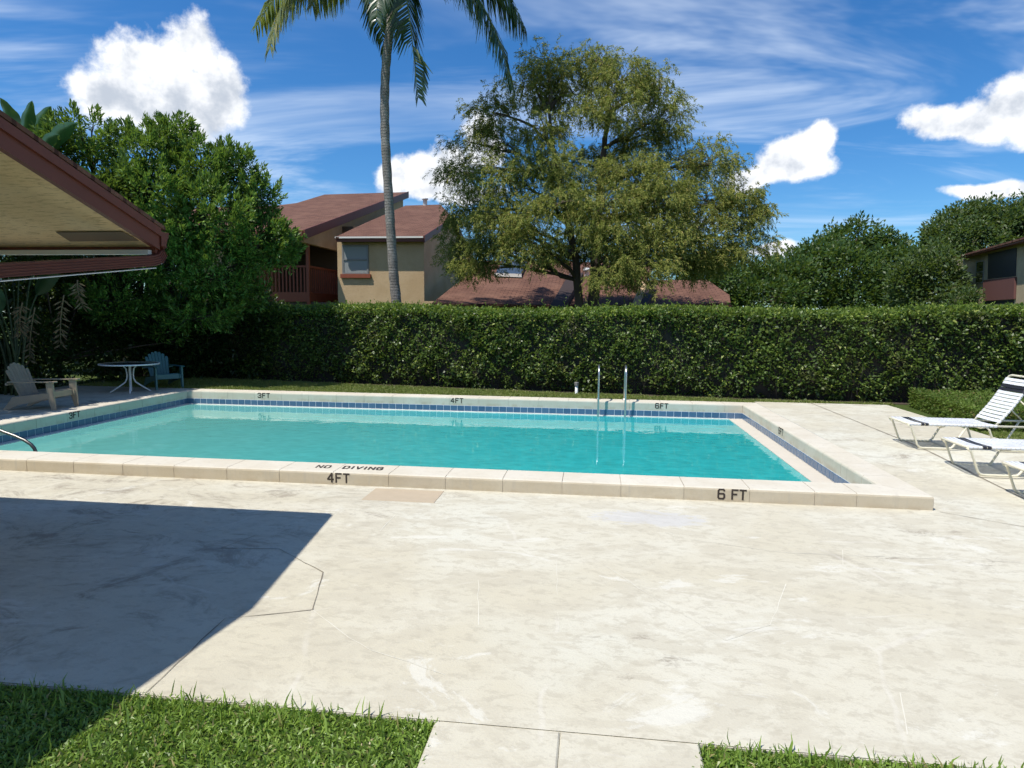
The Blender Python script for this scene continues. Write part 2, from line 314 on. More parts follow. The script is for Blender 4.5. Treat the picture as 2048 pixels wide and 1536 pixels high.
# ------------------------------------------------------------------ mesh helpers
def raw_obj(name, me, parent=None):
    o = bpy.data.objects.new(name, me); C.objects.link(o)
    if parent is not None: o.parent = parent
    return o
def tag(o, label=None, cat=None, group=None, kind=None):
    if label: o['label'] = label
    if cat: o['category'] = cat
    if group: o['group'] = group
    if kind: o['kind'] = kind
    return o
def empty(name, loc=(0, 0, 0), rz=0.0, **kw):
    o = bpy.data.objects.new(name, None); C.objects.link(o); o.location = loc; o.rotation_euler = (0, 0, rz); o.empty_display_size = .2
    return tag(o, **kw)
class MB:
    def __init__(s): s.v = []; s.f = []; s.sm = []
    def add(s, vs, fs, smooth=False):
        b = len(s.v); s.v += [tuple(map(float, p)) for p in vs]; s.f += [[i+b for i in f] for f in fs]; s.sm += [smooth]*len(fs); return s
    def box(s, a, b, bev=0.0):
        x0, y0, z0 = a; x1, y1, z1 = b
        if bev <= 0:
            vs = [(x0, y0, z0), (x1, y0, z0), (x1, y1, z0), (x0, y1, z0), (x0, y0, z1), (x1, y0, z1), (x1, y1, z1), (x0, y1, z1)]
            return s.add(vs, [[0, 3, 2, 1], [4, 5, 6, 7], [0, 1, 5, 4], [1, 2, 6, 5], [2, 3, 7, 6], [3, 0, 4, 7]])
        vs = []
        for z, i in ((z0, bev), (z0+bev, 0), (z1-bev, 0), (z1, bev)):
            vs += [(x0+i, y0+i, z), (x1-i, y0+i, z), (x1-i, y1-i, z), (x0+i, y1-i, z)]
        fs = [[3, 2, 1, 0], [12, 13, 14, 15]]
        for l in range(3):
            for k in range(4): fs.append([l*4+k, l*4+(k+1) % 4, l*4+4+(k+1) % 4, l*4+4+k])
        return s.add(vs, fs)
    def prism(s, poly, d):             # planar polygon of 3D points, extruded along vector d
        n = len(poly); d = np.array(d, float); P = [np.array(p, float) for p in poly]
        nn = sum((np.cross(P[i]-P[0], P[(i+1) % n]-P[0]) for i in range(n)), np.zeros(3))
        if nn @ d > 0: P = P[::-1]
        vs = P + [p+d for p in P]
        return s.add(vs, [list(range(n)), [2*n-1-i for i in range(n)]] + [[(i+1) % n, i, n+i, n+(i+1) % n] for i in range(n)])
    def tube(s, pts, r, n=8, caps=True):
        P = [np.array(p, float) for p in pts]; R = r if isinstance(r, (list, tuple, np.ndarray)) else [r]*len(P)
        b = len(s.v); up = None
        for i, p in enumerate(P):
            t = P[min(i+1, len(P)-1)]-P[max(i-1, 0)]; t = t/(np.linalg.norm(t)+1e-9)
            if up is None:
                up = np.array([0, 0, 1.]) if abs(t[2]) < .9 else np.array([1., 0, 0])
            a = np.cross(up, t); a /= np.linalg.norm(a)+1e-9; c = np.cross(t, a); up = c
            for k in range(n):
                th = 2*math.pi*k/n; s.v.append(tuple(p+R[i]*(math.cos(th)*a+math.sin(th)*c)))
        for i in range(len(P)-1):
            for k in range(n):
                s.f.append([b+i*n+k, b+i*n+(k+1) % n, b+(i+1)*n+(k+1) % n, b+(i+1)*n+k]); s.sm.append(True)
        if caps:
            s.f.append([b+k for k in range(n)][::-1]); s.f.append([b+(len(P)-1)*n+k for k in range(n)]); s.sm += [False, False]
        return s
    def lathe(s, prof, n=24, c=(0, 0, 0)):
        b = len(s.v)
        for r, z in prof:
            for k in range(n): s.v.append((c[0]+r*math.cos(2*math.pi*k/n), c[1]+r*math.sin(2*math.pi*k/n), c[2]+z))
        for i in range(len(prof)-1):
            for k in range(n): s.f.append([b+i*n+k, b+i*n+(k+1) % n, b+(i+1)*n+(k+1) % n, b+(i+1)*n+k]); s.sm.append(True)
        return s
    def mesh(s, name, m):
        me = bpy.data.meshes.new(name); me.from_pydata(s.v, [], s.f); me.polygons.foreach_set('use_smooth', s.sm)
        me.materials.append(M[m]); me.update(); return me
    def build(s, name, m, parent=None): return raw_obj(name, s.mesh(name, m), parent)
def quads_mesh(name, V, m, nper=4, faces=None, smooth=False):
    # V: (N, nper, 3); faces: per-piece list of quads (default one quad)
    V = np.asarray(V, np.float32); N = V.shape[0]; fq = np.array(faces if faces is not None else [[0, 1, 2, 3]], np.int32); k = fq.shape[0]
    idx = (np.arange(N, dtype=np.int32)[:, None, None]*nper + fq[None]).reshape(-1)
    me = bpy.data.meshes.new(name); me.vertices.add(N*nper); me.vertices.foreach_set('co', V.reshape(-1))
    me.loops.add(len(idx)); me.loops.foreach_set('vertex_index', idx); me.polygons.add(N*k)
    me.polygons.foreach_set('loop_start', np.arange(0, N*k*4, 4, dtype=np.int32))
    try: me.polygons.foreach_set('loop_total', np.full(N*k, 4, np.int32))
    except Exception: pass
    if smooth: me.polygons.foreach_set('use_smooth', np.ones(N*k, bool))
    me.materials.append(M[m]); me.update(calc_edges=True); return me
def unit(a): return a/(np.linalg.norm(a, axis=-1, keepdims=True)+1e-9)
def leaf_quads(P, D, L, Wd, nh=None, fold=.25):
    # leaf rhombus: base, side, tip, side with a slight fold
    N = len(P); D = unit(D); nh = RNG.normal(size=(N, 3)) if nh is None else nh
    S = unit(np.cross(D, nh)); Nn = np.cross(S, D)
    L = np.broadcast_to(np.asarray(L, float), (N,))[:, None]; Wd = np.broadcast_to(np.asarray(Wd, float), (N,))[:, None]
    mid = P + D*L*.45 + Nn*Wd*fold
    return np.stack([P, mid-S*Wd*.5, P+D*L - Nn*L*.08, mid+S*Wd*.5], 1)
def clumpy(clumps, per, sub_r, leaves_per, shell=.55, flat=1.0):
    # two-level cluster: sub-centres spread through ellipsoids, leaves round each; returns leaf positions, sub-centres index
    subs = []; cidx = []
    for i, (c, r, wgt) in enumerate(clumps):
        n = max(3, int(per*wgt)); d = unit(RNG.normal(size=(n, 3))); rad = shell+(1-shell)*RNG.random((n, 1))**.6
        subs.append(np.array(c)+d*rad*np.array(r)); cidx += [i]*n
    S = np.concatenate(subs); cidx = np.array(cidx)
    K = leaves_per; off = RNG.normal(size=(len(S), K, 3)); off = unit(off)*(RNG.random((len(S), K, 1))**.5)*sub_r*np.array([1, 1, flat])
    return S, cidx, off

def noise2(x, y):                        # cheap smooth pseudo-noise
    return (np.sin(x*1.7+y*2.3+1.1)+np.sin(x*3.1-y*1.9+2.7)+np.sin(x*5.3+y*4.1+.3)*.6+np.sin(-x*8.7+y*6.9+4.)*.4)/3.0

# ================================================================== SETTING
X0, X1, Y0, Y1, HT = -9.21, 3.09, 7.34, 13.78, .147
WN, WR, WL, WF = .435, .37, .42, .42
XL, XR, YN, YF = X0-WL, X1+WR, Y0-WN, Y1+WF
WATER = -.163
def smooth(a, b, x): t = np.clip((x-a)/(b-a), 0, 1); return t*t*(3-2*t)
def zdeck(x, y): return .140*float(smooth(7.0, 10.2, y)) if (x > XR-.01 or x < XL+.01) else 0.0
# ground: one sheet to the horizon, open under the deck and the pool
def sheet(name, xs, ys, zf, m, skip=None, parent=None):
    b = MB(); ix = {}
    for j, y in enumerate(ys):
        for i, x in enumerate(xs): ix[i, j] = len(b.v); b.v.append((x, y, zf(x, y)))
    for j in range(len(ys)-1):
        for i in range(len(xs)-1):
            if skip and skip((xs[i]+xs[i+1])/2, (ys[j]+ys[j+1])/2): continue
            b.f.append([ix[i, j], ix[i+1, j], ix[i+1, j+1], ix[i, j+1]]); b.sm.append(True)
    return b.build(name, m, parent)
DX0, DX1, DXR = -12.6, 7.6, 6.15
def zground(x, y): return -.018 + .145*float(smooth(7.2, 11, y))
gr = sheet('ground', [-400, -100, -40, -20, DX0+.1, XL+.05, XR-.05, DXR-.05, DX1-.05, 12, 25, 50, 120, 400], [-200, -40, -8, 2.9, 6.9, 7.2, 8, 9.2, 10.2, 11.2, 14.15, 14.35, 20, 40, 80, 200, 800], zground, 'lawn',
           skip=lambda x, y: (DX0 < x < DXR and 2.9 < y < 14.15) or (DXR < x < DX1 and 2.9 < y < 8) or (XR-.05 < x < DXR and 14.15 < y < 14.35) or (DX1-.1 > x > DXR-.1 and 2.9 < y < 8))
tag(gr, kind='structure')
ys_ = [2.85, 4, 5.5, YN, 7.0] + list(np.linspace(7.4, 10.2, 9)) + [12, 14.4]
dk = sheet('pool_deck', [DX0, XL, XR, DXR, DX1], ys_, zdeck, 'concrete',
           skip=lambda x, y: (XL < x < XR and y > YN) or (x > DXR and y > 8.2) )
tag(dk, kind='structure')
# the near slab edge
e = MB(); e.box((DX0, 2.845, -.10), (DX1, 2.852, -.004)); e.build('slab_edge', 'concrete', dk)
def strip(pts, wd, name, m, z=.004, jit=.006):
    b = MB(); P = []
    for (p, q) in zip(pts[:-1], pts[1:]):
        p = np.array(p[:2]); q = np.array(q[:2]); k = max(2, int(np.linalg.norm(q-p)/.12))
        for i in range(k): P.append(p+(q-p)*i/k+(RNG.normal(0, jit, 2)*.6 if i else 0))
    P.append(np.array(pts[-1][:2])); P = np.array(P); T = unit(np.gradient(P, axis=0)); S_ = np.stack([-T[:, 1], T[:, 0]], 1)*(wd/2*RNG.uniform(.45, 1.35, (len(P), 1)))
    for i in range(len(P)-1):
        b.add([(v[0], v[1], zdeck(*v)+z) for v in (P[i]-S_[i], P[i+1]-S_[i+1], P[i+1]+S_[i+1], P[i]+S_[i])], [[0, 1, 2, 3]])
    return b.build(name, m, dk)
PX = lambda *ps: [tuple(atz(x, y, 0)) for x, y in ps]
for ps in ([(442, 1097), (558, 1098), (646, 1145), (625, 1220), (450, 1238), (292, 1386)], [(442, 1097), (510, 1072)]):
    strip(PX(*ps), (.007), 'joint', 'joint_dark')
for ps in ([(625, 1220), (700, 1277), (740, 1300), (890, 1350)], [(956, 1160), (957, 1250)], [(1113, 1120), (1115, 1190)], [(1115, 1225), (1116, 1262)], [(1190, 1118), (1300, 1190), (1452, 1281)],
           [(1452, 1281), (1540, 1250), (1572, 1168)], [(1685, 1100), (1686, 1130)], [(1390, 1080), (1560, 1105), (2040, 1125)], [(760, 1062), (790, 1030)], [(0, 1062), (230, 1070), (560, 1052)], [(1800, 1385), (1815, 1470)]):
    strip(PX(*ps), .005, 'joint', 'joint_light', .0018)
strip([(4.62, 14.38), (4.60, 10.2), (4.66, 7.6), (4.8, 5.2)], .022, 'expansion_joint', 'joint_dark', .005, .002)
strip([(3.5, 6.86), (4.0, 6.5), (4.6, 6.2)], .008, 'joint', 'joint_dark')
strip([(6.0, 14.3), (5.2, 14.15), (4.7, 14.2)], .012, 'joint', 'joint_dark')
# path slabs at the bottom edge
pth = empty('path', (0, 0, 0), kind='structure')
for xa, xb in ((-.705, -.112), (-.110, .515)):
    b = MB(); b.box((xa, .4, -.10), (xb, 2.840, .006), .008); b.build('concrete_slab', 'concrete', pth)

# pool shell
LG, LR, LF = .10, .27, .03
def zfloor(x): return WATER - .95 - .85*float(smooth(-7, 1.5, x))
sh = empty('pool_shell', (0, 0, 0), kind='structure')
b = MB(); xs = list(np.linspace(X0-.02, X1+.02, 16)); ysf = [Y0-.02, Y1+.02]
for i in range(15):
    a_, c_ = xs[i], xs[i+1]
    b.add([(a_, ysf[0], zfloor(a_)), (c_, ysf[0], zfloor(c_)), (c_, ysf[1], zfloor(c_)), (a_, ysf[1], zfloor(a_))], [[0, 1, 2, 3]], True)
b.build('floor', 'pool_plaster', sh)
b = MB(); t_ = .25
b.box((X0-t_, Y1+.004, -2.3), (X1+t_, Y1+t_, -.02)); b.build('wall', 'pool_plaster', sh)
b = MB(); b.box((X0-t_, Y0-t_, -2.3), (X1+t_, Y0-.004, -.02)); b.build('wall', 'pool_plaster', sh)
b = MB(); b.box((X0-t_, Y0, -2.3), (X0-.004, Y1, -.02)); b.build('wall', 'pool_plaster', sh)
b = MB(); b.box((X1+.004, Y0, -2.3), (X1+t_, Y1, -.02)); b.build('wall', 'pool_plaster', sh)
zl = -.150
for nm, a_, c_ in (('ledge', (X0-.003, Y0, -.42), (X0+LG, Y1-LF-.002, zl)), ('ledge', (X1-LR, Y0, -.42), (X1+.003, Y1-LF-.002, zl)), ('ledge', (X0, Y1-LF, -.42), (X1, Y1+.003, zl-.001))):
    b = MB(); b.box(a_, c_, .004); b.build(nm, 'ledge_plaster' if c_[0] > X1 and c_[1] < Y1-.02 else 'white_trim', sh)
# tiles (far, left, right)
TW, TH, TZ = .1525, .116, -.145
b = MB(); b.box((X0+.001, Y1-.003, TZ-.003), (X1-.001, Y1+.003, -.028)); b.build('grout_band', 'grout', sh)
b = MB(); b.box((X0-.003, Y0, TZ-.003), (X0+.003, Y1, -.028)); b.build('grout_band', 'grout', sh)
b = MB(); b.box((X1-.003, Y0, TZ-.003), (X1+.003, Y1, -.028)); b.build('grout_band', 'grout', sh)
tb = MB(); hw, hh, q = TW/2-.0035, TH/2-.002, .004
tb.add([(-hw, 0, -hh), (hw, 0, -hh), (hw, 0, hh), (-hw, 0, hh), (-hw+q, -.005, -hh+q), (hw-q, -.005, -hh+q), (hw-q, -.005, hh-q), (-hw+q, -.005, hh-q)], [[4, 5, 6, 7], [0, 1, 5, 4], [1, 2, 6, 5], [2, 3, 7, 6], [3, 0, 4, 7]])
tme = tb.mesh('tile', 'blue_tile')
def tile(x, y, rz):
    o = raw_obj('tile', tme, sh); o.location = (x, y, TZ+TH/2); o.rotation_euler = (0, 0, rz)
n_ = int((X1-X0)/TW)
for i in range(n_): tile(X0+(i+.5)*(X1-X0)/n_, Y1-.003, 0)
n_ = int((Y1-Y0)/TW)
for i in range(n_):
    tile(X0+.003, Y0+(i+.5)*(Y1-Y0)/n_, math.pi/2); tile(X1-.003, Y0+(i+.5)*(Y1-Y0)/n_, -math.pi/2)
# water body
b = MB(); wx0, wx1, wy0, wy1 = X0+.002, X1-.002, Y0+.002, Y1-.002
b.add([(wx0, wy0, WATER), (wx1, wy0, WATER), (wx1, wy1, WATER), (wx0, wy1, WATER)], [[0, 1, 2, 3]])
tag(b.build('water', 'water'), kind='structure')

# coping: every stone a piece of its own
cop = empty('pool_coping', (0, 0, 0), kind='structure')
def coping_stone(org, along, out, a0, a1, m0, m1, wd):
    b = MB(); g_ = .003; org = np.array(org, float); along = np.array(along, float); out = np.array(out, float)
    prof = [(0, -.030), (0, .118), (.006, .134), (.020, HT), (wd-.020, HT), (wd-.005, .136), (wd, .120), (wd, -.030)]
    vs = []
    for a, m_, sg in ((a0, m0, 1), (a1, m1, -1)):
        for u, z in prof:
            p = org+along*(a+m_*u+sg*g_)+out*u; vs.append((p[0], p[1], z+.0))
    n = len(prof); fs = [list(range(n)), [2*n-1-i for i in range(n)]]+[[(i+1) % n, i, n+i, n+(i+1) % n] for i in range(n)]
    if np.cross(along, out)[2] < 0: fs = [f[::-1] for f in fs]
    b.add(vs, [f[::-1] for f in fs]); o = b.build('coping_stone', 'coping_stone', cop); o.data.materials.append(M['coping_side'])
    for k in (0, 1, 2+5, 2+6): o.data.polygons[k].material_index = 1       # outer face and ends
    return o
def run(org, along, out, joints, wd, w0, w1):
    for i in range(len(joints)-1):
        m0 = -w0/wd if i == 0 else 0; m1 = w1/wd if i == len(joints)-2 else 0
        coping_stone(org, along, out, joints[i], joints[i+1], m0, m1, wd)
nj = [X0, -8.70, -8.05, -7.39, -6.74, -6.12, -5.48, -4.83, -4.17, -3.53, -2.89, -2.24, -1.59, -.95, -.30, .33, .99, 1.66, 2.31, 2.72, X1]
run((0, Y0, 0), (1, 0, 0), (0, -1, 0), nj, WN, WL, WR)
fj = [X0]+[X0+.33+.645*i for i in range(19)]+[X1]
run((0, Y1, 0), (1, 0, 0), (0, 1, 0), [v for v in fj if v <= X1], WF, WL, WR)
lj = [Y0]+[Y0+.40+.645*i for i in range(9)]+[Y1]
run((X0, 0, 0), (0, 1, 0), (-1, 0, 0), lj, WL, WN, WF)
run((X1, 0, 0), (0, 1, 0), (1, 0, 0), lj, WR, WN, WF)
for a_, c_ in (((X0-WL+.012, YN+.006, -.15), (X1+WR-.012, Y0-.006, .136)), ((X0-WL+.012, Y1+.006, -.15), (X1+WR-.012, YF-.006, .136)), ((XL+.006, Y0, -.15), (X0-.006, Y1, .135)), ((X1+.006, Y0, -.15), (XR-.006, Y1, .135))):
    b = MB(); b.box(a_, c_); b.build('mortar_bed', 'mortar', cop)
# stencilled depth marks
GL = {'3': [[(0, .80), (.18, 1), (.78, 1), (1, .82), (1, .66), (.78, .52), (.38, .52)], [(.78, .52), (1, .36), (1, .18), (.78, 0), (.18, 0), (0, .20)]],
      '4': [[(.72, 0), (.72, 1)], [(.72, 1), (0, .34)], [(0, .3), (1, .3)]],
      '6': [[(1, .86), (.85, 1), (.15, 1), (0, .85), (0, .15), (.15, 0), (.85, 0), (1, .15), (1, .42), (.85, .54), (.12, .54)]],
      'F': [[(.08, 0), (.08, 1)], [(.08, 1), (1, 1)], [(.08, .52), (.8, .52)]], 'T': [[(.5, 0), (.5, 1)], [(0, 1), (1, 1)]],
      'N': [[(.05, 0), (.05, 1)], [(.05, 1), (.95, 0)], [(.95, 0), (.95, 1)]], 'O': [[(.2, 0), (.05, .2), (.05, .8), (.2, 1), (.8, 1), (.95, .8), (.95, .2), (.8, 0), (.2, 0)]],
      'D': [[(.05, 0), (.05, 1), (.7, 1), (.95, .78), (.95, .22), (.7, 0), (.05, 0)]], 'I': [[(.5, 0), (.5, 1)]], 'V': [[(0, 1), (.5, 0)], [(.5, 0), (1, 1)]],
      'G': [[(.95, .82), (.75, 1), (.2, 1), (.05, .8), (.05, .2), (.2, 0), (.8, 0), (.95, .2), (.95, .5), (.55, .5)]]}
def marking(txt, org, right, up, nrm, h, cw, gap, th, name='depth_marking'):
    b = MB(); org, right, up, nrm = [np.array(v, float) for v in (org, right, up, nrm)]; x = 0.0; k = 0
    for ch in txt:
        if ch == ' ': x += cw*.55+gap; continue
        ww = cw if ch != 'I' else cw*.4
        for st in GL[ch]:
            for p, q in zip(st[:-1], st[1:]):
                p2 = np.array([p[0]*ww, p[1]*h]); q2 = np.array([q[0]*ww, q[1]*h]); d = (q2-p2)/(np.linalg.norm(q2-p2)+1e-9); s = np.array([-d[1], d[0]])*th/2
                p2 = p2-d*th*.35; q2 = q2+d*th*.35; k += 1
                b.add([org+right*(x+v[0])+up*v[1]+nrm*(.0015+.00012*k) for v in (p2-s, q2-s, q2+s, p2+s)], [[0, 1, 2, 3]])
        x += ww+gap
    return b.build(name, 'stencil_paint', cop)
def mark_at(txt, p0, p1, plane, axis_r, up, nrm, th=.018, gapf=.45, sp=0):
    # p0: photo pixel of lower left, p1: upper right
    f = {'n': lambda x, y: at(x, y, YN), 'f': lambda x, y: at(x, y, Y1), 'l': lambda x, y: atx(x, y, X0), 'r': lambda x, y: atx(x, y, X1)}[plane]
    A, B = f(*p0), f(*p1); wid = abs((B-A) @ np.array(axis_r)); h = .098
    n = len(txt.replace(' ', '')); nsp = txt.count(' '); cw = wid/(n+gapf*(n-1+nsp)+.55*nsp)
    A = A.copy(); A[2] = .030
    return marking(txt, A, axis_r, up, nrm, h, cw, cw*gapf, th)
mark_at('4FT', (656, 968), (698, 948), 'n', (1, 0, 0), (0, 0, 1), (0, -1, 0), .019)
mark_at('6 FT', (1436, 1003), (1492, 983), 'n', (1, 0, 0), (0, 0, 1), (0, -1, 0), .019, .35)
mark_at('3FT', (516, 793), (539, 783), 'f', (1, 0, 0), (0, 0, 1), (0, -1, 0), .020)
mark_at('4FT', (902, 805), (926, 795), 'f', (1, 0, 0), (0, 0, 1), (0, -1, 0), .020)
mark_at('6FT', (1311, 815), (1336, 805), 'f', (1, 0, 0), (0, 0, 1), (0, -1, 0), .020)
mark_at('3FT', (139, 838), (159, 823), 'l', (0, 1, 0), (0, 0, 1), (1, 0, 0), .020)
mark_at('6FT', (1557, 868), (1567, 855), 'r', (0, -1, 0), (0, 0, 1), (-1, 0, 0), .020)
p_ = atz(624, 939, HT); q_ = atz(764, 943, HT)
marking('NO  DIVING', (p_[0], YN+.165, HT), (1, 0, 0), (-.10, 1, 0), (0, 0, 1), .12, .066, .030, .021, 'warning_marking')

# ================================================================== CABANA ROOF AT LEFT
cab = empty('cabana', (-5.5, 2.5, 0), label='cabana eave with tan soffit, brown-red rake board and downspout at left edge', cat='cabana')
def cb(b, n, m, parent=cab):
    o = b.build(n, m); o.parent = parent; o.matrix_parent_inverse = Matrix.Translation(-Vector(cab.location)) if parent is cab else Matrix(); return o
RX, EY, EZ, SL = -3.46, 4.90, 2.585, .326            # rake plane x, eave y, top z at eave, slope
RYr = 2.70; RZr = EZ+SL*(EY-RYr); EY2 = 2*RYr-EY
def rz_(y): return EZ+SL*(EY-y) if y > RYr else RZr-SL*(RYr-y)
BK = -11.0
b = MB()
b.prism([(RX+.02, EY+.05, rz_(EY)+.01-.016), (RX+.02, RYr, RZr+.014), (BK, RYr, RZr+.014), (BK, EY+.05, rz_(EY)+.01-.016)], (0, 0, .03))
b.prism([(RX+.02, RYr, RZr+.013), (RX+.02, EY2-.05, EZ-.006), (BK, EY2-.05, EZ-.006), (BK, RYr, RZr+.013)], (0, 0, .03))
cb(b, 'roof', 'roof_shingle')
b = MB(); TB = .165
for ya, yb in ((EY, RYr), (RYr, EY2)):
    b.prism([(RX, ya, rz_(ya)), (RX, yb, rz_(yb)), (RX, yb, rz_(yb)-TB), (RX, ya, rz_(ya)-TB)], (-.04, 0, 0))
cb(b, 'rake_board', 'fascia')
b = MB()
for ya, yb in ((EY, RYr), (RYr, EY2)):
    b.prism([(RX+.018, ya+.0, rz_(ya)+.004), (RX+.018, yb, rz_(yb)+.004), (RX+.018, yb, rz_(yb)-.06), (RX+.018, ya, rz_(ya)-.06)], (-.016, 0, 0))
cb(b, 'drip_edge', 'fascia')
b = MB()
for ya, yb in ((EY-.03, RYr), (RYr, EY2+.03)):
    b.prism([(RX-.042, ya, rz_(ya)-TB+.012), (RX-.042, yb, rz_(yb)-TB+.012), (BK, yb, rz_(yb)-TB+.012), (BK, ya, rz_(ya)-TB+.012)], (0, 0, .02))
cb(b, 'soffit', 'soffit_plaster')
zs_ = lambda y: rz_(y)-TB+.012
vx = [(112, 464), (246, 463), (278, 481), (140, 482)]; vv = [atp(x, y, EY, EZ-TB+.006, -SL) for x, y in vx]
b = MB(); b.prism(vv, (0, 0, -.004)); cb(b, 'soffit_vent', 'vent_brown')
b = MB(); b.box((BK, EY-.03, EZ-TB-.03), (RX-.02, EY+.0, EZ-.012)); cb(b, 'eave_board', 'fascia')
b = MB(); b.box((BK, EY-.075, EZ-TB-.042), (RX-.05, EY-.034, EZ-TB-.006)); cb(b, 'soffit_trim', 'white_trim')
gt = MB()
prof = [(EY+.004, EZ-.02), (EY+.10, EZ-.02), (EY+.095, EZ-.06), (EY+.07, EZ-.10), (EY+.062, EZ-.135), (EY+.004, EZ-.135)]
gt.prism([(RX+.012, y, z) for y, z in prof], (BK-RX, 0, 0)); go = cb(gt, 'gutter', 'fascia')
b = MB(); b.prism([(RX-.03, EY+.07, EZ-.136), (RX-.03, EY+.002, EZ-.136), (BK, EY+.002, EZ-.136), (BK, EY+.07, EZ-.136)], (0, 0, -.004)); cb(b, 'gutter_underside', 'white_trim')
# downspout: ribbed rectangular pipe running back under the eave
def duct(path, wd, hh_):
    b = MB(); sect = []
    K = 5
    for k in range(K):                                          # ribs on the outer (+X) face
        z0 = -hh_/2+hh_*k/K; sect += [(wd/2, z0+.003), (wd/2+.007, z0+hh_/K*.35), (wd/2+.007, z0+hh_/K*.65), (wd/2, z0+hh_/K-.003)]
    sect += [(-wd/2, hh_/2), (-wd/2, -hh_/2)]
    P = [np.array(p, float) for p in path]; vs = []; n = len(sect)
    for i, p in enumerate(P):
        t = unit(P[min(i+1, len(P)-1)]-P[max(i-1, 0)]); s = np.array([1., 0, 0]); u = np.cross(s, t); u = u if u[2] > 0 or abs(u[2]) < .2 else -u
        for a_, c_ in sect: vs.append(p+s*a_+u*c_)
    fs = []
    for i in range(len(P)-1):
        for k in range(n): fs.append([i*n+k, i*n+(k+1) % n, (i+1)*n+(k+1) % n, (i+1)*n+k])
    fs += [list(range(n)), [len(vs)-1-k for k in range(n)]]
    b.add(vs, fs); return b
dsx = RX-.03
cb(duct([(dsx, EY+.05, EZ-.13), (dsx, EY+.045, EZ-.19), (dsx, EY+.005, EZ-.235), (dsx, EY-.08, EZ-.258), (dsx, 3.5, 2.16), (dsx, 2.92, 2.075)], .06, .088), 'downspout', 'fascia')
b = MB(); b.prism([(dsx-.034, EY-.06, EZ-.310), (dsx+.034, EY-.06, EZ-.310), (dsx+.034, 3.0, 2.038), (dsx-.034, 3.0, 2.038)], (0, 0, -.006)); cb(b, 'downspout_trim', 'white_trim')
b = MB(); b.box((BK, .9, -.05), (-3.82, 2.86, rz_(2.86)-.25), 0); cb(b, 'wall', 'stucco')

# ================================================================== HOUSE
SR = .285
hs = empty('town_house', (-10, 30, 0), label='tan two-storey house with brown shingle roofs and red balcony behind hedge', cat='house')
def child(b, n, m, par):
    o = b.build(n, m); o.parent = par
    top = par
    o.matrix_parent_inverse = par.matrix_world.inverted() if par.parent is None else Matrix()
    if par.parent is None: o.matrix_parent_inverse = Matrix.Translation(-Vector(par.location))
    return o
def rp(ps, Y0_, z0_, s=SR): return [atp(x, y, Y0_, z0_, s) for x, y in ps]
# upper roof
UY, UZ = 24.5, 5.16
poly = rp([(330, 462), (330, 418), (560, 410), (593, 406), (649, 389), (815, 384), (606, 461)], UY, UZ)
b = MB(); b.prism(poly, (0, 0, -.10)); ur = child(b, 'roof', 'roof_shingle', hs)
pa, pb = poly[6], poly[5]
b = MB(); b.prism([pa+np.array([.03, -.03, .03]), pb+np.array([.03, 0, .03]), pb+np.array([.03, 0, -.34]), pa+np.array([.03, -.03, -.34])], (.05, 0, 0)); child(b, 'rake_board', 'fascia', hs)
b = MB(); b.box((poly[0][0], pa[1]-.05, pa[2]-.20), (pa[0], pa[1]-.005, pa[2]+.01)); child(b, 'eave_board', 'fascia', hs)
# clerestory wall under the upper rake
xw = pa[0]-.25
b = MB(); b.prism([(xw, 25.0, 4.75), (xw, pb[1]-.2, 4.75), (xw, pb[1]-.2, pb[2]-.14), (xw, 25.0, pa[2]+SR*(25.0-pa[1])-.14)], (-.2, 0, 0)); child(b, 'clerestory_wall', 'stucco', hs)
# main block with gable
FX0, FX1, FY = -10.42, -6.80, 25.78
LY, LZ = 25.45, 5.02
gk = atx(908, 436, FX1)
zt = lambda y: LZ+SR*(y-LY)-.12
b = MB(); b.box((FX0, FY, 0), (FX1, FY+.25, zt(FY)-.02)); child(b, 'wall', 'stucco', hs)
yr = gk[1]
b = MB(); b.prism([(FX1-.01, FY+.252, 0), (FX1-.01, FY+.252, zt(FY+.252)), (FX1-.01, yr, zt(yr)), (FX1-.01, 2*yr-FY, zt(FY)), (FX1-.01, 2*yr-FY, 0)], (-.2, 0, 0)); child(b, 'gable_wall', 'stucco', hs)
b = MB(); b.box((FX0, FY+.252, 0), (FX0+.2, 33, 5.0)); child(b, 'side_wall', 'stucco', hs)
lp = rp([(671, 474), (846, 472), (905, 434), (881, 409), (811, 411), (730, 446)], LY, LZ)
b = MB(); b.prism(lp, (0, 0, -.07)); lr_ = child(b, 'roof', 'roof_shingle', hs)
# far slope beyond the gable peak
b = MB(); pk = lp[2]; b.prism([pk+np.array([0, .01, 0]), lp[3]+np.array([0, .01, 0]), lp[3]+np.array([0, 6, -1.7]), pk+np.array([0, 6., -1.7])], (0, 0, -.1)); child(b, 'rear_roof', 'roof_shingle', hs)
a_, c_ = lp[1], lp[2]
b = MB(); b.prism([a_+np.array([.03, -.04, .02]), c_+np.array([.03, 0, .02]), c_+np.array([.03, 0, -.26]), a_+np.array([.03, -.04, -.26])], (.05, 0, 0)); child(b, 'rake_board', 'fascia', hs)
b = MB(); q0 = pk+np.array([.03, .01, .02]); b.prism([q0, q0+np.array([0, 6, -1.7]), q0+np.array([0, 6, -1.96]), q0+np.array([0, 0, -.28])], (.05, 0, 0)); child(b, 'rake_board', 'fascia', hs)
b = MB(); b.box((lp[0][0], a_[1]-.06, a_[2]-.22), (a_[0]+.03, a_[1]-.01, a_[2]-.085)); child(b, 'eave_board', 'fascia', hs)
b = MB(); b.box((lp[0][0]-.03, a_[1]-.12, a_[2]-.085), (a_[0]+.03, a_[1]-.062, a_[2]-.02)); child(b, 'drip_edge', 'white_trim', hs)
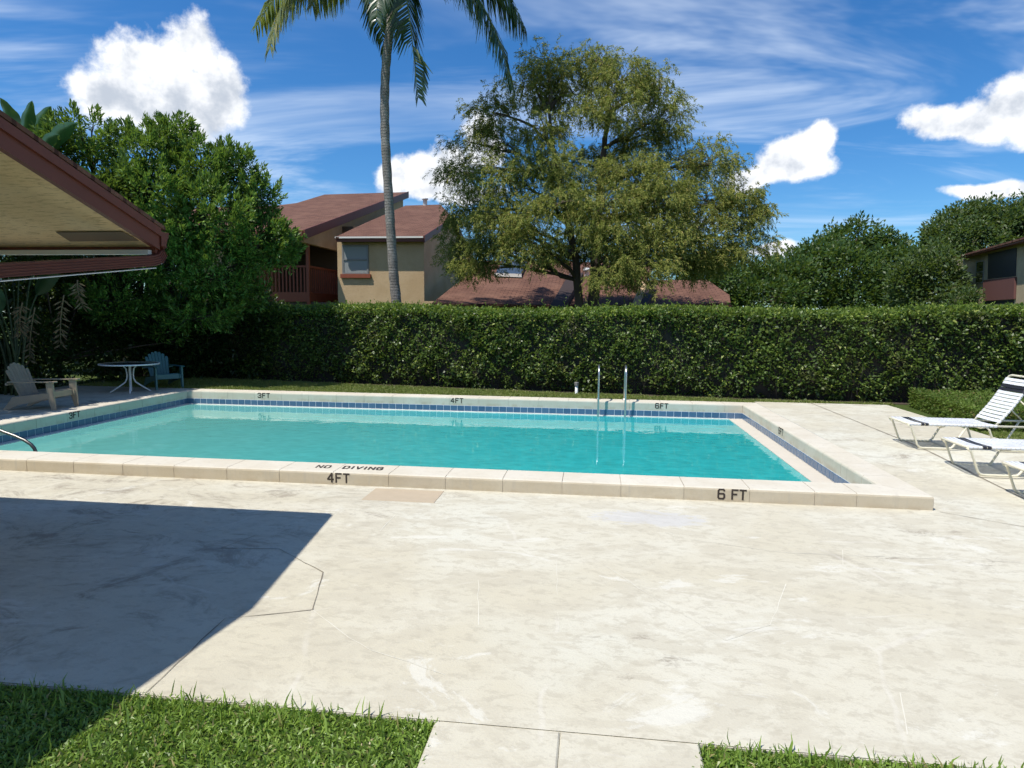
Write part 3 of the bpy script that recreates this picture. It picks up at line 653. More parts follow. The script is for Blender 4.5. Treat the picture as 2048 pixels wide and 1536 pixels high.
b = MB(); b.box((lp[0][0]+.1, a_[1]-.008, a_[2]-.20), (FX1-.01, FY, a_[2]-.17)); child(b, 'soffit', 'house_shade', hs)
vp = atp(853, 409, LY, LZ, SR)
b = MB(); b.lathe([(.0, .34), (.17, .34), (.17, .26), (.12, .25), (.12, -.1)], 12, (vp[0], vp[1]-.3, vp[2]-.05)); child(b, 'roof_vent', 'white_metal', hs)
# window
wa, wb = at(685, 548, FY), at(737, 490, FY)
wn = empty('window', (0, 0, 0)); wn.parent = hs; wn.matrix_parent_inverse = Matrix.Translation(-Vector(hs.location))
fx = FY-.03
def wbx(a, c, n, m): b = MB(); b.box(a, c); o = b.build(n, m); o.parent = wn
wbx((wa[0], fx, wa[2]), (wa[0]+.07, FY+.01, wb[2]), 'frame', 'grey_plastic'); wbx((wb[0]-.07, fx, wa[2]), (wb[0], FY+.01, wb[2]), 'frame', 'grey_plastic')
wbx((wa[0]+.07, fx, wb[2]-.06), (wb[0]-.07, FY+.01, wb[2]), 'frame', 'grey_plastic'); wbx((wa[0]+.07, fx, wa[2]), (wb[0]-.07, FY+.01, wa[2]+.05), 'frame', 'grey_plastic')
zm = (wa[2]+wb[2])/2
wbx((wa[0]+.07, fx-.01, zm-.03), (wb[0]-.07, FY+.01, zm+.03), 'meeting_rail', 'grey_plastic')
wbx((wa[0]+.07, FY-.012, zm+.03), (wb[0]-.07, FY-.004, wb[2]-.06), 'pane', 'blind'); wbx((wa[0]+.07, FY-.010, wa[2]+.05), (wb[0]-.07, FY-.004, zm-.03), 'pane', 'blind')
wbx((wa[0]-.06, FY-.10, wa[2]-.16), (wb[0]+.09, FY+.01, wa[2]-.005), 'sill', 'red_wood')
# balcony
BX = -11.50; BY = 25.45
bl = empty('balcony', (0, 0, 0)); bl.parent = hs; bl.matrix_parent_inverse = Matrix.Translation(-Vector(hs.location))
def bbx(a, c, n, m, bev=0): b = MB(); b.box(a, c, bev); o = b.build(n, m); o.parent = bl; return o
bbx((-14.6, BY, 2.42), (BX, BY+.08, 2.80), 'skirt', 'red_wood'); bbx((BX-.08, BY+.082, 2.42), (BX, 29.0, 2.80), 'skirt', 'red_wood')
bbx((-14.6, BY-.01, 3.80), (BX-.1, BY+.09, 3.88), 'handrail', 'red_wood'); bbx((BX-.09, BY+.1, 3.80), (BX+.01, 29.0, 3.88), 'handrail', 'red_wood')
bbx((BX-.11, BY-.02, 2.0), (BX+.01, BY+.098, 5.05), 'post', 'red_wood')
bm = MB(); bm.box((-.03, -.02, 2.802), (.03, .02, 3.798)); bme = bm.mesh('baluster', 'red_wood')
for i in range(19):
    o = raw_obj('baluster', bme, bl); o.location = (-14.5+i*.155, BY+.04, 0)
for i in range(16):
    o = raw_obj('baluster', bme, bl); o.location = (BX-.04, BY+.32+i*.2, 0); o.rotation_euler = (0, 0, math.pi/2)
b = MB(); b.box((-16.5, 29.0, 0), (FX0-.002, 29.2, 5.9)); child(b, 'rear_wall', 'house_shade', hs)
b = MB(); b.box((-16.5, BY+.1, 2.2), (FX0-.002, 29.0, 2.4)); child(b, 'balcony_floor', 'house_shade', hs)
b = MB(); b.box((-16.5, BY-.1, 0), (-14.62, 29.0, 5.2)); child(b, 'end_wall', 'stucco', hs)

# low single-storey building
lo = empty('low_house', (0, 28, 0), label='single-storey building with brown shingle roof and slanted parapets behind cypress', cat='house')
QY, QZ = 24.0, 2.40
def lroof(ps):
    po = rp(ps, QY, QZ); b = MB(); b.prism(po, (0, 0, -.07)); child(b, 'roof', 'roof_shingle', lo); return po
r1 = lroof([(864, 606), (1110, 610), (1152, 522), (972, 521)])
r2 = lroof([(1106, 610), (1268, 610), (1312, 524), (1146, 524)])
r3 = lroof([(1270, 610), (1461, 606), (1459, 590), (1415, 560), (1296, 560)])
for ps, zo, m_ in (([(1099, 613), (1128, 613), (1167, 545), (1140, 545)], .22, 'parapet_shadow'), ([(1262, 613), (1277, 613), (1298, 560), (1284, 560)], .26, 'stucco'), ([(1277.5, 613), (1291, 613), (1311, 572), (1298.5, 560)], .20, 'parapet_shadow')):
    b = MB(); b.prism([atp(x, y, QY, QZ+zo, SR) for x, y in ps], (0, 0, -.6)); child(b, 'parapet_and_shadow', m_, lo)  # dark slabs stand in for the parapets' shaded side and cast shadow
b = MB(); b.box((r1[0][0], QY-.06, QZ-.16), (-1.46, QY-.004, QZ-.02)); child(b, 'eave_board', 'fascia', lo)
b = MB(); b.box((-1.26, QY-.06, QZ-.16), (1.42, QY-.004, QZ-.02)); child(b, 'eave_board', 'fascia', lo)
b = MB(); b.box((1.68, QY-.06, QZ-.16), (r3[1][0], QY-.004, QZ-.02)); child(b, 'eave_board', 'fascia', lo)
b = MB(); b.box((FX1+.02, QY+.6, 0), (4.5, QY+.8, QZ+.06)); child(b, 'wall', 'stucco', lo)
b = MB(); b.box((4.3, QY+.82, 0), (4.5, QY+6, QZ+.06)); child(b, 'wall', 'stucco', lo)
sk = [atp(x, y, QY, QZ+.16, SR) for x, y in ((990, 547), (1042, 549), (1054, 523), (1006, 522))]
b = MB(); b.prism(sk, (0, 0, -.2)); skl = child(b, 'skylight', 'skylight_glass', lo)
b = MB(); b.prism([sk[0]+np.array([-.03, -.05, .02]), sk[1]+np.array([.03, -.05, .02]), sk[1]+np.array([.03, -.05, -.12]), sk[0]+np.array([-.03, -.05, -.12])], (0, .045, 0)); child(b, 'skylight_frame', 'white_trim', lo)
vq = atp(1173, 552, QY, QZ, SR); b = MB(); b.lathe([(.0, .36), (.10, .35), (.15, .27), (.14, .22), (.09, .20), (.09, -.1)], 12, tuple(vq)); child(b, 'roof_vent', 'white_metal', lo)

# house at the right edge
A_ = at(1914, 560, 40.0); B_ = at(2048, 560, 31.0); A_[2] = 0; B_[2] = 0
fd = unit(B_-A_); fn = np.array([fd[1], -fd[0], 0]); fn = fn if fn @ np.array([-1, -1, 0]) > 0 else -fn
rh = empty('balcony_house', tuple(A_), label='tan house with screened loggia and dark red panel at far right', cat='house')
def onf(x, y, off=0.0):
    d = ray(x, y); o = np.array([0, 0, H]); t = ((A_+fn*off-o) @ fn)/(d @ fn); return o+d*t
def facade(ps, n, m, off, th=.12):
    b = MB(); po = [onf(x, y, off) for x, y in ps]; b.prism(po, -fn*th); return child(b, n, m, rh)
E0 = onf(1914, 520); E1 = onf(2120, 466)
b = MB(); G0 = E0.copy(); G0[2] = 0; G1 = E1.copy(); G1[2] = 0; b.prism([G0, G1, E1, E0], -fn*.3); child(b, 'wall', 'stucco_olive', rh)
b = MB(); b.prism([G0-fn*.302, G0-fn*8, E0-fn*8, E0-fn*.302], fd*.2); child(b, 'side_wall', 'stucco_olive', rh)
facade([(1976, 508), (2033, 495), (2031, 552), (1975, 558)], 'loggia_screen', 'mesh_screen', .02, .02)
facade([(1966, 560.5), (2029, 553.5), (2027, 598), (1965, 602)], 'red_panel', 'red_panel', .10, .08)
facade([(1966, 603), (2027, 599.5), (2027, 606), (1966, 609)], 'lower_screen', 'mesh_screen', .02, .015)
rw = facade([(1952, 522), (1968, 520), (1965.5, 566), (1950, 567.5)], 'window', 'grey_plastic', .03, .03)
facade([(1953.5, 525), (1966.5, 523), (1965.5, 542.5), (1952.5, 543.5)], 'pane', 'dark_glass', .035, .004); facade([(1952.3, 545.5), (1965.3, 544.5), (1964.5, 564), (1951.2, 565)], 'pane', 'dark_glass', .035, .004)
facade([(1906, 519), (2032, 486.5), (2120, 462), (2120, 455), (2032, 480), (1906, 515)], 'rake_board', 'fascia', .5, .3)
R0, R1 = onf(1905, 514.5, .55), onf(2120, 454, .55); up_ = np.array([0, 0, 1.])
b = MB(); b.prism([R0, R1, R1-fn*5+up_*1.3, R0-fn*5+up_*1.3], (0, 0, -.08)); child(b, 'roof', 'roof_shingle', rh)

# ================================================================== VEGETATION
def bezier(p0, p1, p2, n):
    t = np.linspace(0, 1, n)[:, None]; return (1-t)**2*np.array(p0)+2*(1-t)*t*np.array(p1)+t**2*np.array(p2)
# --- tall clipped hedge
HP = np.array([(-13.5, 17.0), (-10.5, 16.65), (-2.2, 15.42), (3.4, 14.80), (6.0, 14.72), (13, 14.6)])
hx = np.linspace(-13.5, 13, 400); hyf = np.interp(hx, HP[:, 0], HP[:, 1])
HW, HH = 1.5, 2.12
hed = empty('tall_hedge', (0, 15.2, 0), label='tall clipped dark green hedge running behind the whole pool', cat='hedge')
def hedge_top(x): return HH+.05*np.sin(x*.9)+.06*np.clip((x-2)/5, 0, 1)+.05*np.clip((-x-4)/5, 0, 1)
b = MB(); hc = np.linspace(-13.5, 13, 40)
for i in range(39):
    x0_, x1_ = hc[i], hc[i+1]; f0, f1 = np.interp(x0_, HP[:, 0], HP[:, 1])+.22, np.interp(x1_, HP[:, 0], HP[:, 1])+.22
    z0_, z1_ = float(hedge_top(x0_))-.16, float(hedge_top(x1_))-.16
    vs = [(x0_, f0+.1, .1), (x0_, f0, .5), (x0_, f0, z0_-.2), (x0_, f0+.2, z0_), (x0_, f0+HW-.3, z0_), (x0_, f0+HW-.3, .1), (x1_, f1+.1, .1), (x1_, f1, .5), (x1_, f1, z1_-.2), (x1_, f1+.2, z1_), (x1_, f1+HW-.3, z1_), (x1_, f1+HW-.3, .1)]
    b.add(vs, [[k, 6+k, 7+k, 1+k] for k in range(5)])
o = b.build('dark_core', 'hedge_core_stem'); o.parent = hed; o.matrix_parent_inverse = Matrix.Translation((0, -15.2, 0))  # solid dark core added to block the view through the leaves
N = 88000
x = RNG.uniform(-13.3, 12.8, N); z = .10+RNG.random(N)**.92*(hedge_top(x)-.12)
yf = np.interp(x, HP[:, 0], HP[:, 1])
bul = .17*noise2(x*1.3, z*1.9)+.13*noise2(x*4.1+3, z*4.7)+.06*noise2(x*9+1, z*10)
dep = RNG.random(N)**1.6*.28+.16*np.clip(noise2(x*2.1+5, z*2.6+1)-.45, 0, 1)*2
rnd = np.clip((z-(hedge_top(x)-.22))/.22, 0, 1)**2*.22 + np.clip((.5-z)/.4, 0, 1)*.18
P = np.stack([x, yf+.10+dep-bul*.6+rnd, z], 1)
D = np.stack([RNG.normal(0, .75, N), -.55+RNG.normal(0, .55, N), .15+RNG.normal(0, .65, N)], 1)
nh = np.stack([RNG.normal(-.15, .5, N), -.55+RNG.normal(0, .4, N), .75+RNG.normal(0, .5, N)], 1)
Ls = RNG.uniform(.040, .105, N)*(1+.15*noise2(x*.7, z*.9))
V = leaf_quads(P, D, Ls, Ls*.55, nh)
o = raw_obj('foliage', quads_mesh('foliage', V, 'hedge_leaf')); o.parent = hed; o.matrix_parent_inverse = Matrix.Translation((0, -15.2, 0)); tag(o, kind='stuff')
N = 30000
x = RNG.uniform(-13.3, 12.8, N); t_ = RNG.random(N)**1.3
yf = np.interp(x, HP[:, 0], HP[:, 1]); y = yf+.12+t_*1.3
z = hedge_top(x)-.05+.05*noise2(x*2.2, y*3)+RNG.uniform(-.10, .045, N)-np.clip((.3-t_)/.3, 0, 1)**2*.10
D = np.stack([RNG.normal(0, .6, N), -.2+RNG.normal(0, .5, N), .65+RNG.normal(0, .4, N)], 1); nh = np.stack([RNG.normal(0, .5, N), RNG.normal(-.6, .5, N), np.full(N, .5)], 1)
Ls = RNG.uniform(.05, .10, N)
o = raw_obj('lit_top_leaves', quads_mesh('lit_top_leaves', leaf_quads(np.stack([x, y, z], 1), D, Ls, Ls*.55, nh), 'hedge_lit_leaf')); o.parent = hed; o.matrix_parent_inverse = Matrix.Translation((0, -15.2, 0)); tag(o, kind='stuff')  # paler leaf colour paints in the sunlit rounded top
n = 420; sx_ = RNG.uniform(-12, 12.5, n); sy_ = np.interp(sx_, HP[:, 0], HP[:, 1])+.12+RNG.random(n)**1.5*1.0; sh_ = RNG.uniform(.03, .13, n)*(1+.8*(RNG.random(n) > .9))
sp_ = np.stack([sx_, sy_, hedge_top(sx_)-.05], 1)[:, None, :]+np.array([0, 0, 1.])*(RNG.random((n, 9, 1))*sh_[:, None, None]*1.3)+RNG.normal(0, .022, (n, 9, 3)); sp_ = sp_.reshape(-1, 3)
Ls = RNG.uniform(.035, .075, len(sp_)); o = raw_obj('stray_shoots', quads_mesh('stray_shoots', leaf_quads(sp_, RNG.normal(0, .6, sp_.shape)+np.array([0, -.1, .7]), Ls, Ls*.5), 'hedge_lit_leaf')); o.parent = hed; o.matrix_parent_inverse = Matrix.Translation((0, -15.2, 0)); tag(o, kind='stuff')
b = MB()
for i in range(60):
    xx = RNG.uniform(-11, 12.5); yy = float(np.interp(xx, HP[:, 0], HP[:, 1]))+.14+RNG.random()*.1
    b.tube([(xx, yy, .05), (xx+RNG.normal(0, .06), yy+RNG.normal(0, .03), .35), (xx+RNG.normal(0, .15), yy+RNG.normal(0, .05), .8+RNG.random()*.5)], [.014, .011, .006], 5)
o = b.build('stems', 'hedge_core_stem'); o.parent = hed; o.matrix_parent_inverse = Matrix.Translation((0, -15.2, 0)); tag(o, kind='stuff')
# mulch line under the hedge
b = MB()
for i in range(0, 399, 4):
    a, c = i, min(i+4, 399); b.add([(hx[a], hyf[a]-.10, .134), (hx[c], hyf[c]-.10, .134), (hx[c], hyf[c]+1.4, .134), (hx[a], hyf[a]+1.4, .134)], [[0, 1, 2, 3]])
tag(b.build('mulch_bed', 'soil'), kind='structure')

# --- low hedge at right
lh = empty('low_hedge', (7.5, 12.6, 0), label='low flat-topped green hedge behind the white loungers', cat='hedge')
LX0, LX1, LY0, LY1, LHt = 6.62, 9.6, 11.3, 14.3, .50
def lx0(y): return 6.22+.10*(y-11.3)
b = MB(); b.prism([(6.40, 11.5, .1), (9.4, 11.5, .1), (9.4, 14.1, .1), (6.65, 14.1, .1)], (0, 0, .30)); o = b.build('dark_core', 'hedge_core_stem'); o.parent = lh; o.matrix_parent_inverse = Matrix.Translation((-7.5, -12.6, 0))  # added dark core fills the inside of the low hedge
N = 26000
u = RNG.random(N); y = RNG.uniform(11.3, 14.3, N); x = lx0(y)+RNG.random(N)**1.3*3.0; z = .48+.05*noise2(x*3, y*3)+RNG.uniform(-.07, .02, N)
k = int(N*.38); y[:k] = RNG.uniform(11.3, 14.3, k); x[:k] = lx0(y[:k])+RNG.random(k)*.12; z[:k] = RNG.uniform(.13, .48, k)
k2 = int(N*.55); y[k:k2] = 11.3+RNG.random(k2-k)*.12; x[k:k2] = RNG.uniform(6.45, 9.4, k2-k); z[k:k2] = RNG.uniform(.13, .48, k2-k)
D = RNG.normal(0, .6, (N, 3))+np.array([-.15, -.2, .45]); Ls = RNG.uniform(.03, .06, N)
o = raw_obj('foliage', quads_mesh('foliage', leaf_quads(np.stack([x, y, z], 1), D, Ls, Ls*.5, RNG.normal(0, .5, (N, 3))+np.array([-.2, -.4, .6])), 'low_hedge_leaf')); o.parent = lh; o.matrix_parent_inverse = Matrix.Translation((-7.5, -12.6, 0)); tag(o, kind='stuff')

# --- generic broadleaf tree
def broad_tree(name, label, base, clumps, trunk_r, leafm, per, sub_r, lpl, leaf, cat='tree', group=None, limbs=True, bark='bark', upb=.35, aspect=.42, shell=.5, shoot=0.0):
    base = np.array(base, float); root = empty(name, tuple(base), label=label, cat=cat, group=group)
    def put(b_or_me, n, m=None, kind=None):
        o = b_or_me.build(n, m) if isinstance(b_or_me, MB) else raw_obj(n, b_or_me)
        o.parent = root; o.matrix_parent_inverse = Matrix.Translation(-Vector(base)); tag(o, kind=kind); return o
    fork = base+np.array([0, 0, max(.6, .35*(min(c[0][2] for c in clumps)))])
    b = MB(); b.tube([base-np.array([0, 0, .3]), base+np.array([.02, .01, .25]), fork], [trunk_r*1.35, trunk_r*1.05, trunk_r*.85], 10); put(b, 'trunk', bark)
    S, ci, off = clumpy(clumps, per, sub_r, lpl, shell)
    if shoot > 0:                       # leaves grow along upright, outward-leaning shoots
        ax = unit(unit(S-np.array([c[0] for c in clumps])[ci])*.55+np.array([0, 0, .75])+RNG.normal(0, .25, S.shape))
        tt_ = RNG.random((len(S), lpl, 1)); off = off*.55*(1.15-tt_*.8)+ax[:, None, :]*(tt_-.35)*shoot
    b = MB()
    for i, (c, r, wg) in enumerate(clumps):
        c = np.array(c, float); mid = (fork+c)/2+np.array([0, 0, .25]); b.tube(bezier(fork, mid, c, 6), np.linspace(trunk_r*.55, trunk_r*.16, 6), 6)
        ids = np.where(ci == i)[0][:14]
        for j in ids: b.tube(bezier(c-(c-mid)*.3, c*.5+S[j]*.5+np.array([0, 0, .1]), S[j], 4), np.linspace(trunk_r*.15, .008, 4), 4, False)
    put(b, 'branches', bark, kind='stuff')
    P = (S[:, None, :]+off).reshape(-1, 3)
    cc = np.array([c[0] for c in clumps])[ci]
    outd = unit(S-cc)[:, None, :]*np.ones((1, lpl, 1)); od = unit(off)
    D = (outd*.35+od*.75+RNG.normal(0, .35, off.shape)+np.array([0, 0, upb])).reshape(-1, 3)
    N = len(P); Ls = RNG.uniform(leaf*.65, leaf*1.25, N)
    nh = RNG.normal(0, .55, (N, 3))+np.array([-.25, -.2, .9])
    put(quads_mesh('crown', leaf_quads(P, D, Ls, Ls*aspect, nh), leafm), 'crown')
    return root
def cl(px, py, Y, rx, ry, rd=None, w=None):
    c = at(px, py, Y); s = Y/FPX; rx, ry = rx*s, ry*s; rd = rd if rd is not None else (rx+ry)/2
    return (tuple(c), (rx, rd, ry), w if w is not None else max(.4, rx*ry))
# left shade tree
T1 = [cl(170, 285, 14.2, 66, 52), cl(290, 315, 14.6, 80, 62), cl(345, 280, 15.2, 40, 38), cl(390, 340, 15, 70, 55), cl(455, 350, 15.4, 65, 55), cl(510, 400, 15.6, 48, 50), cl(430, 440, 14.6, 90, 70),
      cl(300, 400, 14.2, 90, 75), cl(520, 490, 15.4, 70, 60), cl(565, 500, 15.8, 30, 35), cl(430, 540, 15.0, 100, 55), cl(330, 520, 14.4, 80, 60), cl(470, 585, 15.8, 65, 36), cl(400, 630, 15.2, 95, 35), cl(230, 600, 14.6, 90, 50), cl(220, 420, 14.2, 60, 80), cl(120, 310, 14.2, 50, 60), cl(330, 640, 15.6, 80, 40), cl(240, 660, 15.8, 80, 40), cl(150, 600, 15.4, 70, 60), cl(350, 460, 14.2, 70, 50)]
broad_tree('shade_tree', 'broad bright-green leafy tree beside the cabana eave at left', (-12.6, 16.6, 0), T1, .13, 'shade_tree_leaf', 122, .30, 62, .12, upb=.35, aspect=.34, shoot=.44)
# dark shrubs behind the chairs at left, plus unseen canopy clumps added for shade
def shrub(name, label, base, clumps, leafm, per=55, sub=.25, lpl=26, leaf=.10, group=None): return broad_tree(name, label, base, clumps, .05, leafm, per, sub, lpl, leaf, 'shrub', group, upb=.2)
shrub('tall_shrub', 'dark dense shrub behind the beige chair at far left', (-13.6, 10.6, .1), [((-13.4, 11.4, 1.5), (.9, 1.6, 1.6), 5), ((-13.4, 9.6, 3.6), (1.4, 1.6, 1.3), 6), ((-12.9, 11.4, 4.2), (1.3, 1.5, 1.1), 6), ((-14.2, 8.0, 2.6), (1.0, 1.6, 2.2), 5), ((-13.4, 7.6, 4.2), (1.3, 1.6, 1.1), 5), ((-12.15, 9.0, 4.1), (1.0, 1.7, .75), 8), ((-12.05, 11.1, 4.2), (.95, 1.5, .75), 8), ((-12.2, 7.0, 4.0), (1.0, 1.4, .7), 7), ((-15.6, 12.5, 2.4), (1.2, 2.2, 2.2), 6)], 'shrub_leaf', 60, .28, 34, .13)
shrub('tall_shrub', 'dark dense shrub behind the round table', (-13.0, 14.4, .1), [((-13.2, 13.6, 1.4), (.7, 1.3, 1.5), 4), ((-12.5, 15.4, 1.5), (1.0, 1.0, 1.5), 4), ((-12.3, 13.2, 4.0), (1.2, 1.3, 1.0), 6), ((-11.2, 16.5, 1.4), (1.3, .6, 1.4), 5), ((-9.4, 16.9, 1.3), (1.3, .5, 1.2), 4), ((-12.6, 15.0, 3.4), (1.1, 1.1, 1.2), 4), ((-11.75, 12.6, 4.2), (.85, 1.2, .7), 7), ((-11.2, 14.3, 4.3), (1.0, .9, .8), 5), ((-15.5, 17.5, 2.6), (1.6, 1.4, 2.4), 7), ((-14.2, 19.5, 2.4), (2.2, .8, 2.2), 7)], 'shrub_leaf', 60, .28, 34, .13)
# background trees
broad_tree('rain_tree', 'wide dark green tree right of the low roof, behind hedge', at(1500, 640, 44)*np.array([1, 1, 0]), [cl(1420, 565, 42, 60, 45), cl(1480, 560, 44, 65, 38), cl(1550, 555, 44, 55, 34), cl(1600, 565, 43, 45, 40), cl(1400, 600, 42, 70, 30), cl(1530, 595, 42, 90, 35)], .25, 'far_leaf', 34, .55, 36, .26, upb=.3, aspect=.5)
broad_tree('round_tree', 'round-crowned dark green tree in the middle of the right background', at(1700, 640, 48)*np.array([1, 1, 0]), [cl(1645, 512, 47, 52, 38), cl(1712, 476, 48, 55, 34), cl(1762, 508, 48, 44, 36), cl(1600, 545, 46, 55, 45), cl(1690, 550, 45, 90, 55), cl(1790, 550, 46, 55, 55), cl(1680, 600, 44, 120, 30)], .3, 'far_leaf', 30, .6, 36, .28, upb=.3, aspect=.5)
broad_tree('spreading_tree', 'tallest spreading tree behind the house at far right', at(1960, 640, 58)*np.array([1, 1, 0]), [cl(1890, 470, 57, 36, 28), cl(1930, 442, 58, 48, 30), cl(1985, 432, 58, 52, 28), cl(2045, 440, 58, 50, 30), cl(1875, 515, 56, 45, 36), cl(1935, 485, 56, 70, 42), cl(2020, 465, 57, 70, 40), cl(2100, 430, 58, 60, 50)], .4, 'far_leaf_pale', 26, .7, 34, .30, upb=.3, aspect=.5)
broad_tree('leafy_tree', 'medium green tree standing against the right-hand house', at(1850, 640, 37)*np.array([1, 1, 0]), [cl(1850, 545, 37, 55, 50), cl(1890, 560, 37, 35, 50), cl(1810, 570, 37, 40, 45), cl(1870, 595, 36, 50, 30)], .18, 'far_leaf_pale', 40, .42, 30, .22, upb=.3, aspect=.5)
broad_tree('low_bush', 'small bush in front of the right-hand house wall', at(1945, 640, 29)*np.array([1, 1, 0]), [cl(1945, 592, 29, 18, 14, w=1), cl(1925, 600, 29, 18, 12, w=1)], .05, 'far_leaf_pale', 30, .22, 22, .13, cat='bush')

# --- bald cypress
cyb = np.array([-.25, 21.0, 0])
cyp = empty('cypress_tree', tuple(cyb), label='large weeping cypress with olive-gold hanging foliage behind hedge', cat='tree')
def cput(b_or_me, n, m=None, kind=None):
    o = b_or_me.build(n, m) if isinstance(b_or_me, MB) else raw_obj(n, b_or_me)
    o.parent = cyp; o.matrix_parent_inverse = Matrix.Translation(-Vector(cyb)); tag(o, kind=kind); return o
tA = [np.array([-.52, 21, -.2])]+[at(x, y, 21) for x, y in ((1158, 600), (1154, 560), (1152, 520), (1135, 440), (1118, 360), (1105, 290), (1098, 220))]
tB = [np.array([0, 21.1, -.2])]+[at(x, y, 21.1) for x, y in ((1187, 600), (1190, 560), (1192, 520), (1195, 450), (1200, 370), (1208, 300), (1215, 230), (1218, 160))]
b = MB(); b.tube(tA, [.17, .14, .13, .125, .11, .09, .065, .04], 10); cput(b, 'trunk', 'bark')
b = MB(); b.tube(tB, [.25, .19, .18, .17, .14, .11, .085, .06, .03], 10); cput(b, 'trunk', 'bark')
CYC = [  # px, py, half sizes, depth offset
    (1095, 130, 50, 32, 0), (1190, 120, 55, 30, .3), (1245, 150, 60, 35, -.3), (1060, 180, 55, 40, .5), (1320, 180, 45, 40, .2), (1150, 190, 60, 40, .8), (1225, 215, 70, 40, -.8), (1330, 240, 45, 38, 0),
    (985, 225, 50, 35, 0), (960, 290, 55, 35, .3), (1080, 260, 55, 35, -.5), (1290, 280, 55, 35, .5), (925, 345, 40, 30, 0), (1000, 350, 60, 40, -.8), (1100, 330, 70, 40, -1.2), (1180, 330, 70, 40, 1.0),
    (1260, 345, 60, 40, -1.0), (1340, 340, 60, 38, .2), (1420, 330, 48, 40, 0), (930, 420, 45, 45, 0), (1010, 430, 70, 45, -1.0), (1110, 410, 70, 45, -1.6), (1210, 400, 70, 45, -1.5), (1320, 400, 70, 45, -1.2), (1410, 400, 65, 45, -.4), (1490, 410, 45, 40, 0),
    (925, 500, 45, 40, .3), (985, 495, 55, 30, -.6), (1060, 490, 60, 40, -1.3), (1230, 470, 60, 40, -1.8), (1330, 480, 60, 45, -1.5), (1290, 530, 60, 40, -2.0), (1420, 480, 60, 50, -.6), (1500, 470, 40, 55, 0), (1375, 520, 50, 28, -.5), (950, 530, 45, 22, -.4), (1140, 400, 60, 40, 1.5), (1400, 525, 45, 25, .4), (1240, 555, 40, 25, -2.2), (1120, 500, 60, 34, 2.2), (1180, 470, 60, 40, 2.4), (1240, 500, 60, 40, 2.0), (1000, 460, 60, 45, 2.0), (1320, 450, 70, 45, 2.0)]
TRK = np.array(tA[1:]+tB[1:])
subs = []; bl_ = MB(); br_ = MB()
for (px, py, rx, ry, do) in CYC:
    Yc = 21+do*1.1; c = at(px, py, Yc); s = Yc/FPX; r = np.array([rx*s, (rx+ry)*.5*s, ry*s])*1.03
    cand = TRK[(TRK[:, 2] < c[2]+.2) & (TRK[:, 2] > 2.9)]; k = np.argmin(np.linalg.norm(cand-c, axis=1)+np.abs(cand[:, 2]-c[2]+1.0)*.8); st = cand[k]
    mid = st*.45+c*.55+np.array([0, 0, .35]); path = bezier(st, mid, c, 7)
    path[1:-1] += RNG.normal(0, .06, (5, 3)); bl_.tube(path, np.linspace(.065, .02, 7), 6)
    n = int(28*rx*ry/2000)+11; d = unit(RNG.normal(size=(n, 3))); rad = .25+.75*RNG.random((n, 1))**.7; S = c+d*rad*r
    for j in range(n):
        if j < 16:
            p0 = path[RNG.integers(3, 7)]; br_.tube(bezier(p0, (p0+S[j])/2+np.array([0, 0, .12]), S[j]+np.array([0, 0, .05]), 4), np.linspace(.016, .005, 4), 4, False)
    subs.append(np.concatenate([S, np.repeat(c[None], n, 0)], 1))
cput(bl_, 'limbs', 'bark', kind='stuff'); cput(br_, 'twigs', 'twig', kind='stuff')
subs = np.concatenate(subs); S = subs[:, :3]; CC = subs[:, 3:]
KS = 10; KL = 22                         # sprays per twig end, leaflets per spray
n = len(S); st = S[:, None, :]+RNG.normal(0, .16, (n, KS, 3))*np.array([1, 1, .6])
ho = unit(S-CC)[:, None, :]*np.array([1, 1, .25])+RNG.normal(0, .75, (n, KS, 3))*np.array([1, 1, .35])+np.array([0, 0, .15]); ho = unit(ho)
Lh = RNG.uniform(.14, .46, (n, KS, 1)); Ld = RNG.uniform(.08, .36, (n, KS, 1))*(RNG.random((n, KS, 1))**.6+.25)
t = ((np.arange(KL)+.5)/KL)[None, None, :, None]
P = st[:, :, None, :]+ho[:, :, None, :]*Lh[:, :, None, :]*np.sqrt(t)+np.array([0, 0, -1.])*Ld[:, :, None, :]*t**1.5
tang = ho[:, :, None, :]*Lh[:, :, None, :]*.5/np.sqrt(t)+np.array([0, 0, -1.])*Ld[:, :, None, :]*1.5*np.sqrt(t)
D = unit(tang)*1.0+RNG.normal(0, .48, P.shape)
P = (P+RNG.normal(0, .018, P.shape)).reshape(-1, 3); D = D.reshape(-1, 3); N = len(P); Ls = RNG.uniform(.05, .12, N)
me = quads_mesh('crown', leaf_quads(P, D, Ls, Ls*.22, RNG.normal(0, .5, (N, 3))+np.array([-.3, -.6, .5])), 'cypress_leaf')
cput(me, 'crown')

# --- coconut palm
pb_ = np.array([-5.80, 19.0, 0])
pal = empty('coconut_palm', tuple(pb_), label='tall coconut palm with slender grey trunk standing before the tan house', cat='palm')
def pput(b_or_me, n, m=None, par=None):
    o = b_or_me.build(n, m) if isinstance(b_or_me, MB) else raw_obj(n, b_or_me)
    if par is None: o.parent = pal; o.matrix_parent_inverse = Matrix.Translation(-Vector(pb_))
    else: o.parent = par
    return o
tp = [np.array([-5.78, 19, -.2])]+[at(x, y, 19) for x, y in ((794, 612), (788, 560), (784, 500), (779, 420), (774, 340), (770, 270), (769, 200), (771, 140), (776, 90), (782, 40), (786, -20), (791, -55), (796, -92))]
b = MB(); tt = np.linspace(0, 1, len(tp)); fine = np.linspace(0, 1, 70)
tp2 = np.stack([np.interp(fine, tt, [p[i] for p in tp]) for i in range(3)], 1)
for _ in range(3): tp2[1:-1] = (tp2[:-2]+tp2[1:-1]*2+tp2[2:])/4
